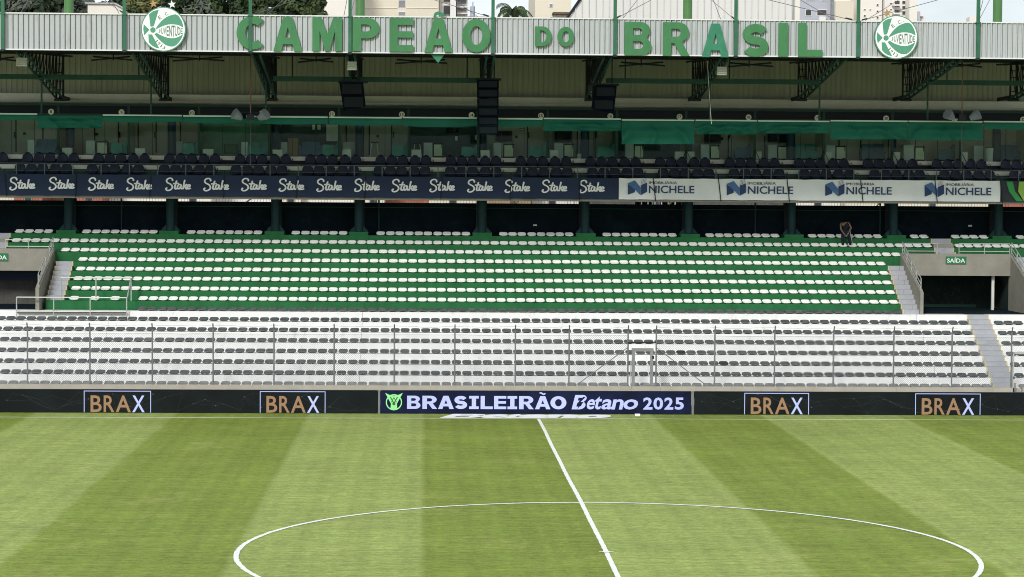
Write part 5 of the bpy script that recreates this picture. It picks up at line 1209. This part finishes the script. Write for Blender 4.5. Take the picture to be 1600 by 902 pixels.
# white ribbed shed
Ysh = 92; t = building('warehouse', Ysh, 'white ribbed metal shed rising directly behind the roof'); t.location.x = ax(1070, Ysh)
a = at(889, 30, Ysh); b2 = at(907, -2, Ysh); c2 = at(990, -70, Ysh); d2 = at(1243, -70, Ysh)
x = a.x; ribs = []; o = []; zs = lambda x: a.z+(b2.z-a.z)*(x-a.x)/(b2.x-a.x) if x < b2.x else b2.z+(c2.z-b2.z)*(x-b2.x)/(c2.x-b2.x) if x < c2.x else c2.z
pitch = 10.6/(FOC/(Ysh+55.9))
while x < d2.x:
    for dx, dy in ((0, 0), (pitch*.84, 0), (pitch*.88, -.10), (pitch*.96, -.10)):
        if x+dx < d2.x: ribs.append((x+dx, Ysh+dy))
    x += pitch
n_ = len(ribs); MB().add([(x, y, 0) for x, y in ribs]+[(x, y, zs(x)) for x, y in ribs], [(i, i+1, i+1+n_, i+n_) for i in range(n_-1)]).build('wall', 'shed_sheet', t)
B(a.x, d2.x, Ysh+.3, Ysh+18, 0, a.z-.1).build('rear_wall', 'shed_sheet', t)
MB().tube((a.x-.3, Ysh-.1, a.z-.2), (b2.x, Ysh-.1, b2.z), .09, 6).build('verge', 'steel_dark', t)
B(d2.x, d2.x+.3, Ysh-.12, Ysh+18, 0, d2.z).build('corner_trim', 'cream_light', t)
Yq = 140; t = building('apartment_building', Yq, 'blue grey apartment block right of the white shed'); t.location.x = ax(1272, Yq)
wall_(t, 1235, 1303, -60, Yq, 'blue_grey', 12); windows(t, [(1258, 1268, 15, 25), (1276, 1292, 15, 25), (1258, 1275, -6, 1.5), (1283, 1292, -6, 1.5)], Yq, 'window_dark')
fac(t, 1280, 1290, 26, 33, Yq-.4, 'stone_white', 'air_unit', .4); fac(t, 1266, 1295, 32, 33, Yq-.8, 'seam_dark', 'ledge', .8); wall_(t, 1300, 1304, -60, Yq-.5, 'window_grey', 3, 'downpipe_bay')
t = building('apartment_building', 160, 'cream apartment tower with balconies behind the right crest'); t.location.x = ax(1370, 160); Yt = 160
wall_(t, 1305.5, 1334, 2, Yt-4, 'cream', 10, zbase=0); wall_(t, 1306, 1421, -60, Yt+4, 'cream_light', 10); wall_(t, 1341, 1379, -60, Yt, 'cream_light', 14); wall_(t, 1380, 1421, -60, Yt+1, 'stone_white', 12); wall_(t, 1422, 1434.5, -60, Yt-1, 'cream_light', 14)
windows(t, [(1369, 1373, 6, 10), (1369, 1373, 16, 20), (1369, 1373, 26, 30), (1349, 1353, 14, 17), (1358, 1361, 14, 17), (1349, 1353, 23, 27)], Yt, 'window_dark')
windows(t, [(1397, 1406, 1, 12), (1397, 1406, 15, 24), (1409, 1420, 1, 7), (1409, 1420, 9, 15), (1409, 1420, 17, 24), (1390, 1394, 4, 7), (1390, 1394, 14, 17)], Yt+1, 'window_dark')
for y in (7, 20): fac(t, 1396, 1407, y, y+2.2, Yt+.2, 'cream_light', 'balcony', .8)
for y in (2, 8, 14, 20, 26): windows(t, [(1336, 1341, y, y+4)], Yt+3.9, 'window_grey')
t = building('house', 190, 'tiny far block peeping above the fascia right of the cream tower'); t.location.x = ax(1440, 190)
wall_(t, 1434, 1446, 22, 190, 'stone_white', 8); wall_(t, 1434.5, 1438, 18, 189, 'blue_grey', 3, 'chimney'); windows(t, [(1437, 1443, 25, 29)], 190, 'window_grey')
t = building('water_tank', 100, 'small white tank above the fascia beside the ninth green post'); t.location.x = ax(1520, 100)
wall_(t, 1515, 1525.5, 26.5, 100, 'cream_light', 1.0, 'tank', zbase=16)
B(ax(1519, 100)-.1, ax(1521, 100)+.1, 100.2, 100.8, 0, 16).build('stand', 'steel_dark', t)
t = building('house', 120, 'small white gabled wall before the trees at upper left'); t.location.x = ax(160, 120)
a, b_, c_, d_ = at(137, 6, 120), at(180, 6.5, 120), at(192, 15, 120), at(137, 30, 120)
MB().prism_xz([(a.x, 0), (a.x, a.z), (b_.x, b_.z), (c_.x, c_.z), (c_.x, 0)], 120, 128).build('wall', 'cream_light', t)
MB().tube((a.x-.2, 119.9, a.z+.02), (b_.x, 119.9, b_.z+.02), .08, 6).tube((b_.x, 119.9, b_.z+.02), (c_.x+.2, 119.9, c_.z), .08, 6).build('verge', 'roof_sheet', t)
# low houses seen through the slot under the deck
sp = [(-60, 30, 'cream', 90), (22, 66, 'brick_red', 88), (67, 96, 'wood', 92), (118, 160, 'brick_red', 88), (161, 262, 'cream_light', 91), (276, 330, 'cream_light', 90), (331, 425, 'stone_white', 93), (436, 470, 'cream', 89), (471, 556, 'cream_light', 90), (565, 600, 'cream', 88), (601, 690, 'brick_red', 95), (670, 760, 'cream', 92), (761, 830, 'wood', 90), (831, 905, 'stone_white', 93), (920, 990, 'dark_concrete', 90), (991, 1070, 'cabinet_grey', 92), (1080, 1230, 'dark_concrete', 90), (1246, 1320, 'cream_light', 92), (1321, 1385, 'cream', 90), (1400, 1545, 'cream', 91), (1560, 1660, 'brick_red', 90)]
for i, (a, b_, mm, Yh) in enumerate(sp):
    x0, x1 = ax(a, Yh, 311), ax(b_, Yh, 311); col_ = {'brick_red': 'red brick', 'cream': 'cream', 'cream_light': 'off-white', 'wood': 'brown', 'stone_white': 'white', 'dark_concrete': 'dark grey', 'cabinet_grey': 'pale grey'}[mm]
    t = thing('house', ((x0+x1)/2, Yh, 0), '%s house wall glimpsed through the slot under the deck, %s from the left' % (col_, nth(i+1)), 'house', 'houses behind the stand')
    B(x0, x1, Yh, Yh+6, 0, 9.9+.3*(i % 3)).build('wall', mm, t)
    B(x0-.1, x1+.1, Yh-.3, Yh+6.3, 9.9+.3*(i % 3), 10.1+.3*(i % 3)).build('roof', 'roof_tile', t)
    if i % 2: xx = x0+(x1-x0)*.35; w_ = B(xx, xx+.5, Yh-.03, Yh+.05, 8.2, 9.4).build('window', 'window_grey', t); B(xx+.06, xx+.44, Yh-.06, Yh-.032, 8.3, 9.3).build('pane', 'window_dark', w_)
    if i % 3 == 0: MB().tube((x0+.3, Yh-2, 7.0), (x1-.2, Yh-2, 9.3), .05, 5).build('lean_to_rail', 'bark', t)
# hill and trees
mb = MB(); o = []; nx_ = 60
for j in range(9):
    for i in range(nx_+1):
        x = -70+i*140/nx_; y = 140+j*14; z = (3+j*2.6)*(1/(1+math.exp((x-0)/9)))+1.4*noise.noise(Vector((x*.05, y*.05, 0)))*j*.4
        o.append((x, y, z if j else -1))
mb.add(o, [(j*(nx_+1)+i, j*(nx_+1)+i+1, (j+1)*(nx_+1)+i+1, (j+1)*(nx_+1)+i) for j in range(8) for i in range(nx_)])
tag(mb.build('hill', 'leaf_0'), kind='structure')
rt = random.Random(5)
def crown(mb, c, rx, rz, n_, size, clumps=16, pal=1):
    cl = []
    for i in range(clumps):
        a, b_ = rt.uniform(0, 6.28), rt.uniform(-.7, 1); r_ = rt.uniform(.35, .95)
        cl.append((c[0]+rx*r_*math.cos(a)*math.sqrt(1-min(.98, b_*b_)), c[1]+rx*r_*math.sin(a)*math.sqrt(1-min(.98, b_*b_)), c[2]+rz*b_*r_, rt.uniform(.22, .42)*rx))
    per = n_//clumps
    for x, y, z, r_ in cl:
        mi = rt.randrange(pal)
        for k in range(per):
            d = Vector((rt.gauss(0, 1), rt.gauss(0, 1), rt.gauss(0, .8))); d.normalize(); q = r_*rt.uniform(.55, 1.05)
            p = Vector((x, y, z))+d*q; n2 = (d+Vector((rt.uniform(-.7, .7), rt.uniform(-.7, .7), rt.uniform(-.2, .8)))).normalized(); u = n2.orthogonal().normalized(); v = n2.cross(u)
            a = rt.uniform(0, 6.28); u, v = u*math.cos(a)+v*math.sin(a), v*math.cos(a)-u*math.sin(a); s = size*rt.uniform(.6, 1.3)
            mb.cur = mi; mb.add([p-u*s, p+v*s*.45, p+u*s, p-v*s*.45], [(0, 1, 2, 3)])
    return cl
def tree(px, ytop, Y, rpx, mats_, label, n_=2600, size=.28):
    p = at(px, ytop, Y); sc_ = FOC/(Y+55.9); rx = rpx/sc_; rz = rx*rt.uniform(.85, 1.1); zb_ = max(1.0, p.z-2*rz)
    t = thing('broadleaf_tree', (p.x, Y, 0), label, 'tree', 'trees on the hill beyond the stand')
    mb = MB(); c_ = (p.x, Y, p.z-rz*1.0); cl = crown(mb, c_, rx, rz, n_, size, 20, len(mats_)); mb.build('crown', mats_, t)
    tr = MB().tube((p.x, Y, 0), (p.x+rx*.08, Y, c_[2]-rz*.3), rx*.09, 8, r2=rx*.05)
    for x, y, z, r_ in cl[:7]: tr.tube((p.x+rx*.05, Y, c_[2]-rz*.7), (x, y, z), rx*.035, 5, r2=rx*.012)
    tr.build('trunk', 'bark', t)
TL = [(-25, -30, 118, 60, ['leaf_0', 'leaf_2'], 'dark tree at the extreme upper left corner'), (35, -25, 112, 48, ['leaf_2', 'leaf_4', 'leaf_0'], 'grey leaved tree left of the first light green mast'), (88, -32, 120, 45, ['leaf_4', 'leaf_2'], 'silvery dark tree behind the first light green mast'), (140, -28, 132, 44, ['leaf_2', 'leaf_2', 'leaf_0'], 'silver grey tree behind the small white gable'), (196, -22, 126, 40, ['leaf_1', 'leaf_4'], 'green tree behind the second green post'),
      (226, -8, 108, 32, ['leaf_3', 'leaf_1', 'leaf_3'], 'yellow green tree behind the left crest'), (285, -22, 122, 44, ['leaf_4', 'leaf_0'], 'dark tree just right of the left crest stars'), (322, -12, 110, 36, ['leaf_1', 'leaf_0', 'leaf_2'], 'mid green tree above the gap before letter C'), (362, -24, 124, 44, ['leaf_0', 'leaf_4'], 'dark green tree above letter C'), (405, -20, 115, 40, ['leaf_1', 'leaf_0'], 'leafy tree right of the third green post'), (445, -28, 125, 42, ['leaf_4', 'leaf_0'], 'very dark tree above the first letter A'), (478, -20, 118, 34, ['leaf_0', 'leaf_1'], 'dark tree beside the pale grey apartment block')]
for px, yt, Y, rp2, mm, lab in TL: tree(px, yt, Y, rp2, mm, lab)
# palm with drooping fronds at centre
Yp = 84; p = at(803, 17, Yp); t = thing('palm_tree', (p.x, Yp, 0), 'rounded palm crown with drooping fronds above the letter O', 'palm')
MB().tube((p.x, Yp, 0), (p.x, Yp, p.z-.2), .2, 8, r2=.14).build('trunk', 'bark', t)
fm = MB()
for k in range(46):
    a = rt.uniform(0, 6.28); el = rt.uniform(.15, 1.25); Lf = rt.uniform(1.0, 1.55); prev = Vector((p.x, Yp, p.z-.15)); d = Vector((math.cos(a)*math.cos(el), math.sin(a)*math.cos(el), math.sin(el)))
    for j in range(9):
        nxt = prev+d*Lf/9; sd_ = d.cross(Vector((0, 0, 1))).normalized()
        for s in (-1, 1):
            for w2 in (0, .5):
                q0 = prev.lerp(nxt, w2); tip = q0+sd_*s*.30*(1-j/11)+d*.14+Vector((0, 0, -.16-.02*j)); fm.cur = (k+j) % 3 == 0; fm.add([q0, q0+d*.07, tip], [(0, 1, 2)])
        prev = nxt; d = (d+Vector((0, 0, -.27))).normalized()
fm.mi = [int(x) for x in fm.mi]; fm.build('fronds', ['leaf_0', 'leaf_1'], t)
